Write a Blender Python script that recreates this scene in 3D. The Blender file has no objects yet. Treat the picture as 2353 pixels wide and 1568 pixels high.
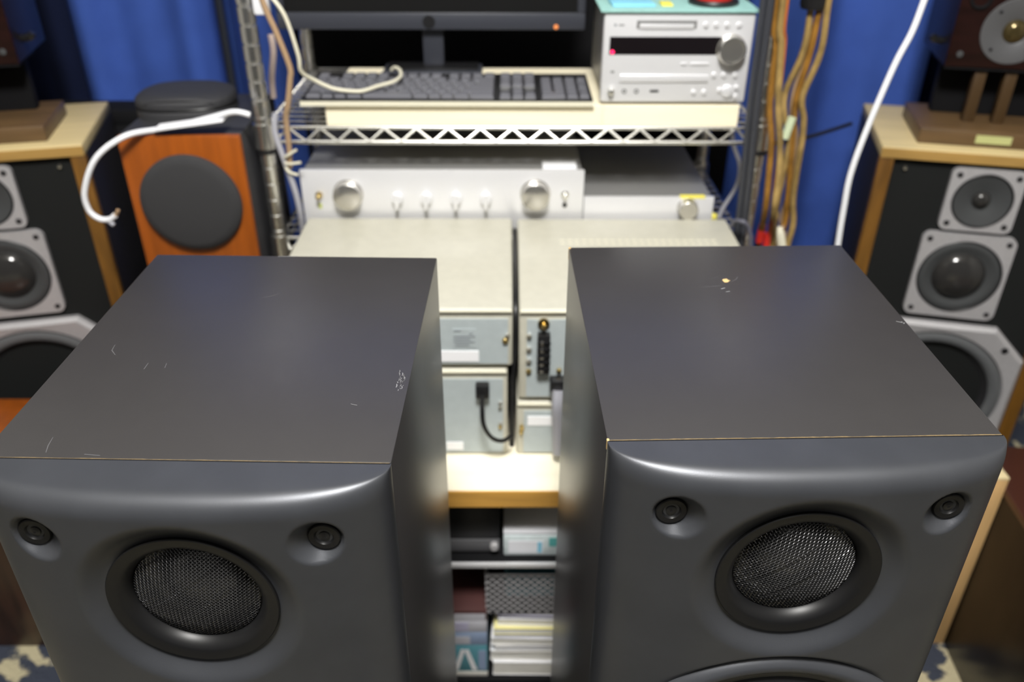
import bpy, bmesh, math, random
from mathutils import Vector, Matrix
random.seed(7)
S = bpy.context.scene
COL = S.collection
PI = math.pi

# ------------------------------------------------------------ camera
CAMH = 1.2
FPX, PIT, YAW, ROLL = 1928.67, 0.54698, -0.00506, 0.00348
cam = bpy.data.cameras.new('camera')
cam.sensor_width = 36.0
cam.lens = FPX / 2353 * 36.0
cam.clip_start = 0.02
cam.dof.use_dof = True
cam.dof.focus_distance = 0.56
cam.dof.aperture_fstop = 5.6
co = bpy.data.objects.new('camera', cam)
COL.objects.link(co)
Rv = Vector((1, 0, 0)); Uv = Vector((0, math.sin(PIT), math.cos(PIT))); Fv = Vector((0, math.cos(PIT), -math.sin(PIT)))
R2 = math.cos(ROLL) * Rv + math.sin(ROLL) * Uv
U2 = -math.sin(ROLL) * Rv + math.cos(ROLL) * Uv
Mc = Matrix((R2, U2, -Fv)).transposed()
Mc = Matrix.Rotation(YAW, 3, 'Z') @ Mc
co.matrix_world = Matrix.Translation((0, 0, CAMH)) @ Mc.to_4x4()
S.camera = co

# ------------------------------------------------------------ world, lamps, exposure
W = bpy.data.worlds.new('world'); S.world = W; W.use_nodes = True
W.node_tree.nodes['Background'].inputs[0].default_value = (0.80, 0.88, 1.0, 1)
W.node_tree.nodes['Background'].inputs[1].default_value = 0.04
lamp = bpy.data.lights.new('ceiling_lamp_light', 'POINT'); lamp.energy = 175; lamp.shadow_soft_size = 0.18; lamp.color = (1.0, 0.985, 0.955)
lo = bpy.data.objects.new('ceiling_lamp_light', lamp); COL.objects.link(lo); lo.location = (0.0, -0.06, 2.25)
vs = S.view_settings
vs.view_transform = 'Standard'; vs.look = 'None'; vs.gamma = 1.0; vs.use_curve_mapping = False
vs.exposure = 0.12

# ------------------------------------------------------------ materials
MATS = {}
def mat(name, col, rough=0.5, metal=0.0, spec=0.5, var=0.0, scale=20.0, stretch=(1, 1, 1), bump=0.0, bscale=200.0, col2=None,
        emit=None, estr=0.0, trans=0.0, coat=0.0, alpha=1.0):
    if name in MATS: return MATS[name]
    m = bpy.data.materials.new(name); m.use_nodes = True
    nt = m.node_tree; b = nt.nodes['Principled BSDF']
    c = (*col, 1)
    b.inputs['Base Color'].default_value = c
    b.inputs['Roughness'].default_value = rough
    b.inputs['Metallic'].default_value = metal
    b.inputs['Specular IOR Level'].default_value = spec
    b.inputs['Transmission Weight'].default_value = trans
    b.inputs['Coat Weight'].default_value = coat
    b.inputs['Alpha'].default_value = alpha
    if emit:
        b.inputs['Emission Color'].default_value = (*emit, 1); b.inputs['Emission Strength'].default_value = estr
    tc = nt.nodes.new('ShaderNodeTexCoord')
    mp = nt.nodes.new('ShaderNodeMapping'); mp.inputs['Scale'].default_value = stretch
    nt.links.new(tc.outputs['Object'], mp.inputs['Vector'])
    if var > 0 or col2:
        n = nt.nodes.new('ShaderNodeTexNoise'); n.inputs['Scale'].default_value = scale; n.inputs['Detail'].default_value = 5
        nt.links.new(mp.outputs[0], n.inputs['Vector'])
        r = nt.nodes.new('ShaderNodeValToRGB')
        if col2:
            r.color_ramp.elements[0].color = c; r.color_ramp.elements[1].color = (*col2, 1)
        else:
            r.color_ramp.elements[0].color = tuple(max(0, v * (1 - var)) for v in col) + (1,)
            r.color_ramp.elements[1].color = tuple(min(1, v * (1 + var)) for v in col) + (1,)
        r.color_ramp.elements[0].position = 0.35; r.color_ramp.elements[1].position = 0.65
        nt.links.new(n.outputs['Fac'], r.inputs['Fac']); nt.links.new(r.outputs[0], b.inputs['Base Color'])
    if bump > 0:
        n2 = nt.nodes.new('ShaderNodeTexNoise'); n2.inputs['Scale'].default_value = bscale; n2.inputs['Detail'].default_value = 3
        nt.links.new(mp.outputs[0], n2.inputs['Vector'])
        bp = nt.nodes.new('ShaderNodeBump'); bp.inputs['Strength'].default_value = bump; bp.inputs['Distance'].default_value = 0.001
        nt.links.new(n2.outputs['Fac'], bp.inputs['Height']); nt.links.new(bp.outputs[0], b.inputs['Normal'])
    MATS[name] = m
    return m

vinyl = mat('charcoal_vinyl', (0.034, 0.032, 0.032), 0.32, spec=0.55, var=0.02, scale=60, bump=0.06, bscale=1800)
baffle_m = mat('graphite_paint', (0.060, 0.063, 0.071), 0.40, metal=0.45, spec=0.5, var=0.05, scale=30, bump=0.05, bscale=1600)
blackpl = mat('black_plastic', (0.012, 0.012, 0.013), 0.35)
blacksat = mat('black_satin', (0.008, 0.008, 0.0085), 0.36, spec=0.3)
blackmat = mat('black_matte', (0.005, 0.005, 0.006), 0.8, spec=0.2)
meshwire = mat('black_steel_wire', (0.15, 0.15, 0.155), 0.28, metal=0.9)
chipm = mat('chipped_fibreboard', (0.55, 0.38, 0.17), 0.8)
mdf = mat('raw_fibreboard', (0.17, 0.12, 0.055), 0.85, var=0.2, scale=300)
scuff = mat('pale_scuff', (0.20, 0.20, 0.205), 0.7)
scuff2 = mat('faint_scuff', (0.085, 0.083, 0.086), 0.6)
chrome = mat('chrome', (0.85, 0.84, 0.80), 0.26, metal=1.0)
silver = mat('silver_aluminium', (0.80, 0.80, 0.82), 0.30, metal=0.35, bump=0.05, bscale=300, stretch=(1, 30, 30))
silvertop = mat('silver_grey_steel', (0.27, 0.27, 0.27), 0.42, metal=0.4, bump=0.04, bscale=300)
knobm = mat('turned_aluminium', (0.62, 0.60, 0.56), 0.25, metal=0.9)
beige = mat('beige_enamel', (0.50, 0.485, 0.405), 0.42, var=0.03, scale=60)
beigeedge = mat('beige_trim', (0.72, 0.69, 0.55), 0.35)
bluegrey = mat('blue_grey_panel', (0.42, 0.47, 0.48), 0.45, var=0.03, scale=80)
cream = mat('cream_laminate', (0.93, 0.85, 0.64), 0.45, var=0.03, scale=8, stretch=(1, 12, 12))
creamwood = mat('pale_wood_top', (0.95, 0.89, 0.71), 0.40, var=0.03, scale=6, stretch=(1, 14, 14))
orangewood = mat('orange_wood_edge', (0.62, 0.33, 0.07), 0.45, var=0.2, scale=5, stretch=(1, 1, 12))
cherry = mat('cherry_wood', (0.28, 0.066, 0.005), 0.35, var=0.16, scale=7, stretch=(10, 10, 1))
walnut = mat('walnut_edge', (0.165, 0.075, 0.012), 0.4, var=0.25, scale=8, stretch=(8, 8, 1))
darkwood = mat('dark_brown_wood', (0.042, 0.019, 0.010), 0.35, var=0.4, scale=9, stretch=(8, 8, 1))
redwood = mat('dark_red_wood', (0.014, 0.0038, 0.0032), 0.35, spec=0.3, var=0.3, scale=9, stretch=(1, 1, 8))
brownboard = mat('brown_board', (0.115, 0.068, 0.030), 0.4, var=0.2, scale=7, stretch=(1, 10, 10))  # darkened: corner vignetting and lamp falloff are put into this brown
cabtop = mat('beige_cabinet_top', (0.64, 0.51, 0.26), 0.45, var=0.08, scale=6, stretch=(1, 10, 10))
ply = mat('plywood', (0.68, 0.43, 0.19), 0.55, var=0.15, scale=6, stretch=(10, 10, 1))
plytop = mat('plywood_edge', (0.75, 0.62, 0.36), 0.6, var=0.15, scale=40)
frameg = mat('grey_cast_frame', (0.43, 0.42, 0.43), 0.45, metal=0.2, var=0.04, scale=200)
cone = mat('dark_cone', (0.014, 0.014, 0.016), 0.55)
surround = mat('grey_surround', (0.048, 0.051, 0.053), 0.6)
domeg = mat('glossy_dome', (0.030, 0.029, 0.028), 0.09)
clothg = mat('grille_cloth', (0.030, 0.030, 0.032), 0.9, bump=0.5, bscale=1500)
whitecab = mat('white_cable', (0.78, 0.79, 0.82), 0.4)
creamcab = mat('cream_cable', (0.66, 0.63, 0.50), 0.45)
browncab = mat('brown_cable', (0.36, 0.24, 0.14), 0.4)
goldcab = mat('gold_clear_cable', (0.26, 0.125, 0.022), 0.3, var=0.3, scale=40)
goldcab2 = mat('pale_gold_cable', (0.30, 0.20, 0.07), 0.3, var=0.3, scale=40)
greycab = mat('grey_cable', (0.36, 0.36, 0.40), 0.45)
pinkcab = mat('pale_pink_cable', (0.72, 0.58, 0.52), 0.45)
red = mat('red_plastic', (0.62, 0.03, 0.02), 0.4)
white = mat('white_paper', (0.88, 0.88, 0.90), 0.6)
whitepl = mat('white_plastic', (0.85, 0.86, 0.90), 0.4)
yellow = mat('yellow_paper', (0.85, 0.76, 0.12), 0.6)
teal = mat('teal_cloth', (0.28, 0.50, 0.46), 0.8, var=0.08, scale=80)
bluelab = mat('light_blue_label', (0.25, 0.62, 0.80), 0.5)
tealab = mat('teal_label', (0.12, 0.48, 0.46), 0.5)
greenplate = mat('pale_green_plate', (0.48, 0.50, 0.22), 0.45)
goldm = mat('brass', (0.55, 0.42, 0.18), 0.25, metal=1.0)
bluecurt = mat('blue_curtain_cloth', (0.042, 0.092, 0.36), 0.85, spec=0.2, var=0.06, scale=14, bump=0.3, bscale=900)
navy = mat('navy_wall', (0.03, 0.035, 0.05), 0.9)
wallm = mat('off_white_wall', (0.34, 0.33, 0.31), 0.85, var=0.03, scale=4)
pouchm = mat('black_woven_fabric', (0.026, 0.026, 0.029), 0.65, bump=0.4, bscale=700)
monm = mat('dark_grey_bezel', (0.040, 0.043, 0.055), 0.40)
screenm = mat('dark_screen', (0.006, 0.006, 0.006), 0.35)
keym = mat('black_keycap', (0.15, 0.15, 0.17), 0.25)
display = mat('black_display', (0.008, 0.006, 0.007), 0.12)
redled = mat('red_led', (0.8, 0.02, 0.08), 0.4, emit=(1.0, 0.02, 0.12), estr=2.2)
orangeled = mat('orange_led', (0.6, 0.2, 0.05), 0.4, emit=(1.0, 0.30, 0.10), estr=0.5)
clearpl = mat('frosted_plastic', (0.66, 0.74, 0.75), 0.30, var=0.15, scale=30)
greypr = mat('grey_print', (0.22, 0.24, 0.26), 0.6)
mag = [mat('paper_stack_%s' % n, c, 0.6, var=0.06, scale=30) for n, c in (('white', (0.82, 0.82, 0.84)), ('warm', (0.78, 0.76, 0.70)), ('grey', (0.55, 0.55, 0.60)),
       ('yellow', (0.80, 0.74, 0.34)), ('lilac', (0.52, 0.50, 0.66)), ('blue', (0.28, 0.36, 0.52)), ('red', (0.07, 0.022, 0.02)), ('teal', (0.10, 0.30, 0.36)))]

def carpet_mat():
    m = bpy.data.materials.new('patterned_carpet'); m.use_nodes = True; nt = m.node_tree; b = nt.nodes['Principled BSDF']
    b.inputs['Roughness'].default_value = 0.95; b.inputs['Specular IOR Level'].default_value = 0.1
    tc = nt.nodes.new('ShaderNodeTexCoord')
    n = nt.nodes.new('ShaderNodeTexNoise'); n.inputs['Scale'].default_value = 6.5; n.inputs['Detail'].default_value = 2; n.inputs['Distortion'].default_value = 1.2
    n3 = nt.nodes.new('ShaderNodeTexNoise'); n3.inputs['Scale'].default_value = 130; n3.inputs['Detail'].default_value = 3
    a = nt.nodes.new('ShaderNodeMath'); a.operation = 'MULTIPLY_ADD'; a.inputs[1].default_value = 0.14
    r = nt.nodes.new('ShaderNodeValToRGB')
    r.color_ramp.elements[0].position = 0.565; r.color_ramp.elements[0].color = (0.045, 0.052, 0.072, 1)
    r.color_ramp.elements[1].position = 0.595; r.color_ramp.elements[1].color = (0.46, 0.41, 0.27, 1)
    nt.links.new(tc.outputs['Object'], n.inputs['Vector']); nt.links.new(tc.outputs['Object'], n3.inputs['Vector'])
    nt.links.new(n3.outputs['Fac'], a.inputs[0]); nt.links.new(n.outputs['Fac'], a.inputs[2])
    nt.links.new(a.outputs[0], r.inputs['Fac']); nt.links.new(r.outputs[0], b.inputs['Base Color'])
    bp = nt.nodes.new('ShaderNodeBump'); bp.inputs['Strength'].default_value = 0.9; bp.inputs['Distance'].default_value = 0.006
    nt.links.new(n3.outputs['Fac'], bp.inputs['Height']); nt.links.new(bp.outputs[0], b.inputs['Normal'])
    return m
carpet = carpet_mat()

# ------------------------------------------------------------ builders
class G:
    def __init__(s): s.bm = bmesh.new()
    def box(s, x0, x1, y0, y1, z0, z1, bev=0.0, seg=2, rot=None):
        r = bmesh.ops.create_cube(s.bm, size=1.0)
        vs_ = r['verts']
        M = Matrix.Translation(((x0 + x1) / 2, (y0 + y1) / 2, (z0 + z1) / 2)) @ Matrix.Diagonal((x1 - x0, y1 - y0, z1 - z0, 1))
        bmesh.ops.transform(s.bm, matrix=M, verts=vs_)
        if bev > 0:
            es = list({e for v in vs_ for e in v.link_edges})
            bmesh.ops.bevel(s.bm, geom=es, offset=bev, segments=seg, profile=0.5, affect='EDGES')
        return s
    def cyl(s, p0, p1, r0, r1=None, seg=16, caps=True):
        r1 = r0 if r1 is None else r1
        p0 = Vector(p0); p1 = Vector(p1); d = p1 - p0
        q = Vector((0, 0, 1)).rotation_difference(d.normalized()).to_matrix()
        ring = []
        for p, r in ((p0, r0), (p1, r1)):
            ring.append([s.bm.verts.new(p + q @ Vector((r * math.cos(2 * PI * i / seg), r * math.sin(2 * PI * i / seg), 0))) for i in range(seg)])
        for i in range(seg):
            j = (i + 1) % seg
            s.bm.faces.new((ring[0][i], ring[0][j], ring[1][j], ring[1][i]))
        if caps:
            s.bm.faces.new(ring[0][::-1]); s.bm.faces.new(ring[1])
        return s
    def lathe(s, prof, c=(0, 0, 0), axis='-y', seg=40):
        # prof: list of (radius, height along axis)
        c = Vector(c); rings = []
        for r, h in prof:
            row = []
            for i in range(seg if r > 1e-6 else 1):
                a = 2 * PI * i / seg
                x, y = r * math.cos(a), r * math.sin(a)
                v = Vector((x, -h, y)) if axis == '-y' else Vector((x, y, h))
                row.append(s.bm.verts.new(c + v))
            rings.append(row)
        for A, B in zip(rings, rings[1:]):
            for i in range(seg):
                j = (i + 1) % seg
                a0, a1 = (A[i], A[j]) if len(A) > 1 else (A[0], A[0])
                b0, b1 = (B[i], B[j]) if len(B) > 1 else (B[0], B[0])
                f = []
                for v in (a0, a1, b1, b0):
                    if v not in f: f.append(v)
                if len(f) > 2: s.bm.faces.new(f)
        return s
    def tube(s, pts, r, seg=8, sub=6, smooth=True, closed_caps=True):
        P = [Vector(p) for p in pts]
        if smooth and len(P) > 2:
            Q = []
            for i in range(len(P) - 1):
                p0 = P[max(i - 1, 0)]; p1 = P[i]; p2 = P[i + 1]; p3 = P[min(i + 2, len(P) - 1)]
                for k in range(sub):
                    t = k / sub
                    Q.append(0.5 * ((2 * p1) + (p2 - p0) * t + (2 * p0 - 5 * p1 + 4 * p2 - p3) * t * t + (3 * p1 - p0 - 3 * p2 + p3) * t ** 3))
            Q.append(P[-1]); P = Q
        rings = []; prev = None
        for i, p in enumerate(P):
            t = (P[min(i + 1, len(P) - 1)] - P[max(i - 1, 0)]).normalized()
            if prev is None:
                n = t.orthogonal().normalized()
            else:
                n = (prev - t * prev.dot(t)).normalized()
            prev = n; b = t.cross(n)
            rr = r(i / (len(P) - 1)) if callable(r) else r
            rings.append([s.bm.verts.new(p + (n * math.cos(2 * PI * k / seg) + b * math.sin(2 * PI * k / seg)) * rr) for k in range(seg)])
        for A, B in zip(rings, rings[1:]):
            for k in range(seg):
                j = (k + 1) % seg
                s.bm.faces.new((A[k], A[j], B[j], B[k]))
        if closed_caps:
            s.bm.faces.new(rings[0][::-1]); s.bm.faces.new(rings[-1])
        return s
    def prism(s, poly, y0, y1):
        # poly in (x,z), extruded along y
        a = [s.bm.verts.new((x, y0, z)) for x, z in poly]; b = [s.bm.verts.new((x, y1, z)) for x, z in poly]
        n = len(poly)
        s.bm.faces.new(a); s.bm.faces.new(b[::-1])
        for i in range(n):
            j = (i + 1) % n
            s.bm.faces.new((a[j], a[i], b[i], b[j]))
        return s
    def build(s, name, material, parent=None, smooth=None, loc=None, rot=None, label=None, kind=None):
        bmesh.ops.recalc_face_normals(s.bm, faces=s.bm.faces[:])
        me = bpy.data.meshes.new(name); s.bm.to_mesh(me); s.bm.free()
        me.materials.append(material)
        if smooth:
            me.polygons.foreach_set('use_smooth', [True] * len(me.polygons))
            me.set_sharp_from_angle(angle=math.radians(smooth if smooth is not True else 35))
        o = bpy.data.objects.new(name, me); COL.objects.link(o)
        if parent: o.parent = parent
        if loc: o.location = loc
        if rot: o.rotation_euler = rot
        if label: o['label'] = label
        if kind: o['kind'] = kind
        return o

def thing(name, label, cat, loc=(0, 0, 0), rz=0.0, group=None):
    o = bpy.data.objects.new(name, None); COL.objects.link(o); o.empty_display_size = 0.05
    o.location = loc; o.rotation_euler = (0, 0, rz); o['label'] = label; o['category'] = cat
    if group: o['group'] = group
    return o
def tag(o, label, cat, group=None):
    o['label'] = label; o['category'] = cat
    if group: o['group'] = group
    return o
def struct(o):
    o['kind'] = 'structure'; return o
def copy_tree(o, parent=None):
    c = o.copy(); COL.objects.link(c); c.parent = parent
    for ch in list(o.children): copy_tree(ch, c)
    return c
def rrect(cx, cz, w, h, r, n=5):
    out = []
    for sx, sz, a0 in ((1, 1, 0), (-1, 1, 90), (-1, -1, 180), (1, -1, 270)):
        for i in range(n + 1):
            a = math.radians(a0 + 90 * i / n)
            out.append((cx + sx * (w / 2 - r) + r * math.cos(a), cz + sz * (h / 2 - r) + r * math.sin(a)))
    return out
def sstep(a, b, x):
    t = max(0.0, min(1.0, (x - a) / (b - a))); return t * t * (3 - 2 * t)

# ------------------------------------------------------------ the room
struct(G().box(-1.9, 1.9, -1.6, 1.95, -0.03, 0).build('floor', carpet))
struct(G().box(-1.9, 1.9, 1.90, 1.95, 0, 2.5).build('wall_back', navy))
struct(G().box(-1.95, -1.9, -1.6, 1.95, 0, 2.5).build('wall_left', wallm))
struct(G().box(1.9, 1.95, -1.6, 1.95, 0, 2.5).build('wall_right', wallm))
struct(G().box(-1.9, 1.9, -1.6, 1.95, 2.5, 2.53).build('ceiling', wallm))

def curtain(x0, x1, label, seed, m=None, yc=1.77):
    g = G(); n = int((x1 - x0) / 0.012); rows = 14; rnd = random.Random(seed); ph = [rnd.uniform(0, 6) for _ in range(4)]
    V = []
    for j in range(rows + 1):
        z = 0.03 + (2.40 - 0.03) * j / rows; row = []
        for i in range(n + 1):
            x = x0 + (x1 - x0) * i / n
            d = 0.020 * math.sin(x * 24 + ph[0] + 0.25 * math.sin(z * 2 + ph[1])) + 0.010 * math.sin(x * 51 + ph[2] + 0.3 * z) + 0.006 * math.sin(x * 9 + z * 1.3 + ph[3])
            edge = min(i, n - i) * 0.012
            d += 0.05 * math.exp(-(edge / 0.03) ** 2)
            row.append(g.bm.verts.new((x, yc + d, z)))
        V.append(row)
    for j in range(rows):
        for i in range(n): g.bm.faces.new((V[j][i], V[j][i + 1], V[j + 1][i + 1], V[j + 1][i]))
    o = g.build('curtain', m or bluecurt, smooth=80)
    md = o.modifiers.new('thick', 'SOLIDIFY'); md.thickness = 0.002
    return tag(o, label, 'curtain')
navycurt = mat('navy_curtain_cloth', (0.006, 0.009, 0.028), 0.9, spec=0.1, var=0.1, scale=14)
curtain(-0.888, -0.594, 'bright blue curtain hanging behind the cherry wood speaker', 1)
curtain(-0.590, 0.884, 'wide blue curtain hanging behind the chrome rack and gold cables', 5)
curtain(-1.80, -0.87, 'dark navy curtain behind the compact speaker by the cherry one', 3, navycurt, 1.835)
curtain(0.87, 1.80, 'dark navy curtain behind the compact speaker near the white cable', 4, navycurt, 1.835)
bb = thing('backing_board', 'tall black board standing behind the chrome rack', 'board', (0.02, 1.612, 0))
G().box(-0.415, 0.415, 0, 0.012, 0, 1.45, 0.002).build('panel', blackmat, bb, 35)
for x in (-0.3, 0.3): G().box(x - 0.02, x + 0.02, 0.012, 0.07, 0, 0.03, 0.002).build('foot', blackmat, bb, 35)
bs = thing('shade_filler_box', 'black box added to fill the shaded gap between the large speaker and the blue curtain', 'box', (-0.80, 1.645, 0))  # added black box, stands in for the shade beside the large speaker
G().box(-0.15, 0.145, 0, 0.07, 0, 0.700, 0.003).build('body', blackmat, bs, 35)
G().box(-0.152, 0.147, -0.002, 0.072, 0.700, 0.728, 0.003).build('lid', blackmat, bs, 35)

# ------------------------------------------------------------ grey front speakers
FW, FD, FH = 0.2498, 0.2835, 0.876
BD = 0.040
TZ = FH - 0.0865; TR = 0.0535
WZ = FH - 0.275; WR = 0.113
SX, SZ = 0.0865, FH - 0.034
def baffle_depth(x):
    u = min(1.0, abs(x) / (FW / 2)); return BD * (1 - u ** 2.5) ** 0.4
def make_baffle_mesh():
    raw = []
    for i in range(2001):
        th = PI * i / 2000; c, s_ = math.cos(th), math.sin(th)
        raw.append((-math.copysign(abs(c) ** 0.8, c) * FW / 2, BD * s_ ** 0.8))
    L = [0]
    for a, b in zip(raw, raw[1:]): L.append(L[-1] + math.hypot(b[0] - a[0], b[1] - a[1]))
    N = 236; plan = []; k = 0
    for i in range(N + 1):
        t = L[-1] * i / N
        while k < 1999 and L[k + 1] < t: k += 1
        f = (t - L[k]) / max(1e-9, L[k + 1] - L[k])
        plan.append((raw[k][0] + f * (raw[k + 1][0] - raw[k][0]), raw[k][1] + f * (raw[k + 1][1] - raw[k][1])))
    r = 0.014
    prof = [(0.0, FH), (0.35, FH), (1 - r / BD, FH)]
    for i in range(1, 11):
        a = math.radians(9 * i); prof.append((1 - r / BD * (1 - math.sin(a)), FH - r * (1 - math.cos(a))))
    z = FH - r
    while z > FH - 0.29: z -= 0.0013; prof.append((1.0, z))
    for i in range(1, 41): prof.append((1.0, z + (0.012 - z) * i / 40))
    prof += [(0.97, 0.003), (0.9, 0.0), (0.0, 0.0)]
    g = G(); V = []
    for a, z in prof:
        row = []
        for x, d in plan:
            y = -d * a
            if a == 1.0:
                rt = math.hypot(x, z - TZ)
                if rt < 0.0715:
                    k = 1 - sstep(0.0535, 0.0715, rt)
                    y = y * (1 - k) + (-0.0305) * k
                    if rt < 0.050: y = -0.004
                for sx in (-SX, SX):
                    rs = math.hypot(x - sx, z - SZ)
                    if rs < 0.024: y = max(y, -0.0262 - max(0.0, rs - 0.0102) * 1.05)
                rw = math.hypot(x, z - WZ)
                if rw < WR + 0.006:
                    k = 1 - sstep(WR - 0.002, WR + 0.006, rw); y = y * (1 - k) + (-0.034) * k
                    if rw < WR - 0.018: y = -0.004
            row.append(g.bm.verts.new((x, y, z)))
        V.append(row)
    for A, B in zip(V, V[1:]):
        for i in range(N): g.bm.faces.new((A[i], B[i], B[i + 1], A[i + 1]))
    # flat back
    return g

def make_front_speaker(loc, rz, label):
    t = thing('floor_speaker', label, 'speaker', loc, rz, 'grey front speakers')
    G().box(-FW / 2, FW / 2, 0.0006, FD, 0, FH, 0.0012, 2).build('cabinet', vinyl, t, 35)
    bf = make_baffle_mesh().build('baffle', baffle_m, t, 50)
    for sx in (-SX, SX):
        s_ = G().lathe([(0.0, 0.0255), (0.0099, 0.0255), (0.0099, 0.0272), (0.0092, 0.0279), (0.0060, 0.0276), (0.0050, 0.0262), (0.0040, 0.0256), (0, 0.0256)], (sx, 0, SZ), seg=32)
        so = s_.build('grille_socket', blacksat, t, 35)
        G().lathe([(0.0, 0.0250), (0.0036, 0.0256), (0.0032, 0.0268), (0.0012, 0.0272), (0, 0.0266)], (sx, 0, SZ), seg=20).build('pin', blackpl, so, 35)
    # tweeter
    tw = G().lathe([(0.048, 0.006), (TR, 0.0295), (TR, 0.0325), (TR - 0.0006, 0.0331), (TR - 0.0022, 0.0328), (0.0475, 0.0322), (0.0450, 0.0312), (0.0415, 0.0270), (0.0398, 0.0225), (0.0390, 0.010)], (0, 0, TZ), seg=96)
    tw = tw.build('tweeter', mat('black_satin_trim', (0.006, 0.006, 0.0065), 0.42, spec=0.35), t, 35)
    G().lathe([(0.0, 0.023), (0.006, 0.0227), (0.014, 0.0212), (0.022, 0.0175), (0.027, 0.012), (0.028, 0.009), (0.034, 0.012), (0.0395, 0.012)], (0, 0, TZ), seg=64).build('dome', domeg, tw, 60)
    g = G(); rc = 0.0396; pitch = 0.00185; nw = int(rc * 2 / pitch) // 2
    def capy(u, v): return -(0.0238 + 0.0066 * (1 - (u * u + v * v) / rc ** 2))
    for fam in (0, 1):
        for k in range(-nw, nw + 1):
            off = k * pitch; half = math.sqrt(max(0, rc * rc - off * off))
            if half < 0.003: continue
            m = int(2 * half / (pitch / 2)); pts = []
            for i in range(m + 1):
                s_ = -half + 2 * half * i / m
                ph = s_ / pitch * PI + (PI if (k + fam) % 2 else 0)
                a, b = (s_, off) if fam == 0 else (off, s_)
                ang = math.radians(38)
                x = a * math.cos(ang) - b * math.sin(ang); z = a * math.sin(ang) + b * math.cos(ang)
                pts.append((x, capy(x, z) + 0.00032 * math.cos(ph), TZ + z))
            g.tube(pts, 0.00030, seg=4, smooth=False, closed_caps=False)
    g.build('mesh_grille', meshwire, tw, 80, kind='stuff')
    # woofer
    wf = G().lathe([(WR + 0.002, 0.030), (WR + 0.0015, 0.034), (WR - 0.003, 0.0415), (WR - 0.007, 0.0425), (WR - 0.011, 0.0405), (WR - 0.018, 0.034), (WR - 0.02, 0.006)], (0, 0, WZ), seg=96).build('woofer', baffle_m, t, 50)
    G().lathe([(WR - 0.011, 0.0405), (WR - 0.016, 0.0395), (WR - 0.0225, 0.0345)], (0, 0, WZ), seg=96).build('trim_ring', blacksat, wf, 50)
    G().lathe([(WR - 0.018, 0.033), (WR - 0.024, 0.0385), (WR - 0.030, 0.0385), (WR - 0.036, 0.032), (0.035, 0.008), (0.034, 0.009), (0.02, 0.017), (0, 0.019)], (0, 0, WZ), seg=96).build('woofer_cone', cone, wf, 60)
    # thin raw edge where baffle meets cabinet
    return t
def seam(t, w, wob):
    g = G(); n = 60; top = []; bot = []; rnd = random.Random(wob)
    for i in range(n + 1):
        x = -FW / 2 + 0.001 + (FW - 0.002) * i / n; dw = w * rnd.uniform(0.25, 1.0)
        top.append(g.bm.verts.new((x, -0.0001, FH + 0.0002))); bot.append(g.bm.verts.new((x, dw, FH + 0.0002)))
    for i in range(n): g.bm.faces.new((top[i], top[i + 1], bot[i + 1], bot[i]))
    g.build('seam_line', mdf, t)
    G().box(-FW / 2 + 0.0005, FW / 2 - 0.0005, -0.0009, -0.0001, FH - 0.002, FH + 0.00015).build('seam_gap', blackmat, t)
def mark(t, pts, w, m, z=FH + 0.0002, name='scratch'):
    # thin irregular streak lying on the top panel
    g = G(); a = []; b = []; n = len(pts)
    for i, (x, y) in enumerate(pts):
        p = Vector((x, y, 0)); q = Vector((*pts[min(i + 1, n - 1)], 0)) - Vector((*pts[max(i - 1, 0)], 0))
        nn = Vector((-q.y, q.x, 0)).normalized() * w * 0.65 * (0.35 + 0.65 * math.sin(PI * (i + 0.4) / n)) / 2
        a.append(g.bm.verts.new((p.x + nn.x, p.y + nn.y, z))); b.append(g.bm.verts.new((p.x - nn.x, p.y - nn.y, z)))
    for i in range(n - 1): g.bm.faces.new((a[i], a[i + 1], b[i + 1], b[i]))
    return g.build(name, m, t)
def blob(t, x, y, rx, ry, m, seed, name='chip'):
    g = G(); rnd = random.Random(seed)
    vs_ = [g.bm.verts.new((x + rx * rnd.uniform(0.6, 1.1) * math.cos(2 * PI * i / 11), y + ry * rnd.uniform(0.6, 1.1) * math.sin(2 * PI * i / 11), FH + 0.00025)) for i in range(11)]
    g.bm.faces.new(vs_); return g.build(name, m, t)

LX, LY = -0.1949, 0.3939
spR = make_front_speaker((0.1864, 0.4159, 0), 0.0235, 'grey floor speaker with tan chip on its scratched top, before red plugs')
spL = make_front_speaker((LX, LY, 0), -0.0235, 'grey floor speaker with white scuff on its top edge, before cherry speaker')
seam(spR, 0.0009, 3); seam(spL, 0.0005, 4)
blob(spR, 0.002, 0.214, 0.0035, 0.0040, chipm, 2)
for p, w in (([(-0.022, 0.203), (-0.012, 0.2035), (-0.004, 0.205)], 0.0011), ([(0.006, 0.212), (0.011, 0.216), (0.014, 0.222)], 0.001), ([(-0.008, 0.219), (-0.003, 0.222)], 0.001),
             ([(-0.006, 0.199), (-0.002, 0.201)], 0.002), ([(-0.003, 0.194), (0.0005, 0.195)], 0.0018), ([(0.117, 0.143), (0.1225, 0.140)], 0.0016), ([(0.121, 0.1425), (0.1215, 0.139)], 0.0015)):
    mark(spR, p, w, scuff2 if w < 0.0012 else scuff)
G().box(-FW / 2 - 0.0002, -FW / 2 + 0.002, FD - 0.003, FD + 0.0002, FH - 0.012, FH + 0.0002, 0.0005).build('chip', chipm, spR)
G().box(-FW / 2 - 0.0003, -FW / 2 + 0.0014, -0.0004, 0.0022, FH - 0.007, FH + 0.0003, 0.0004).build('chip', chipm, spR)
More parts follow.
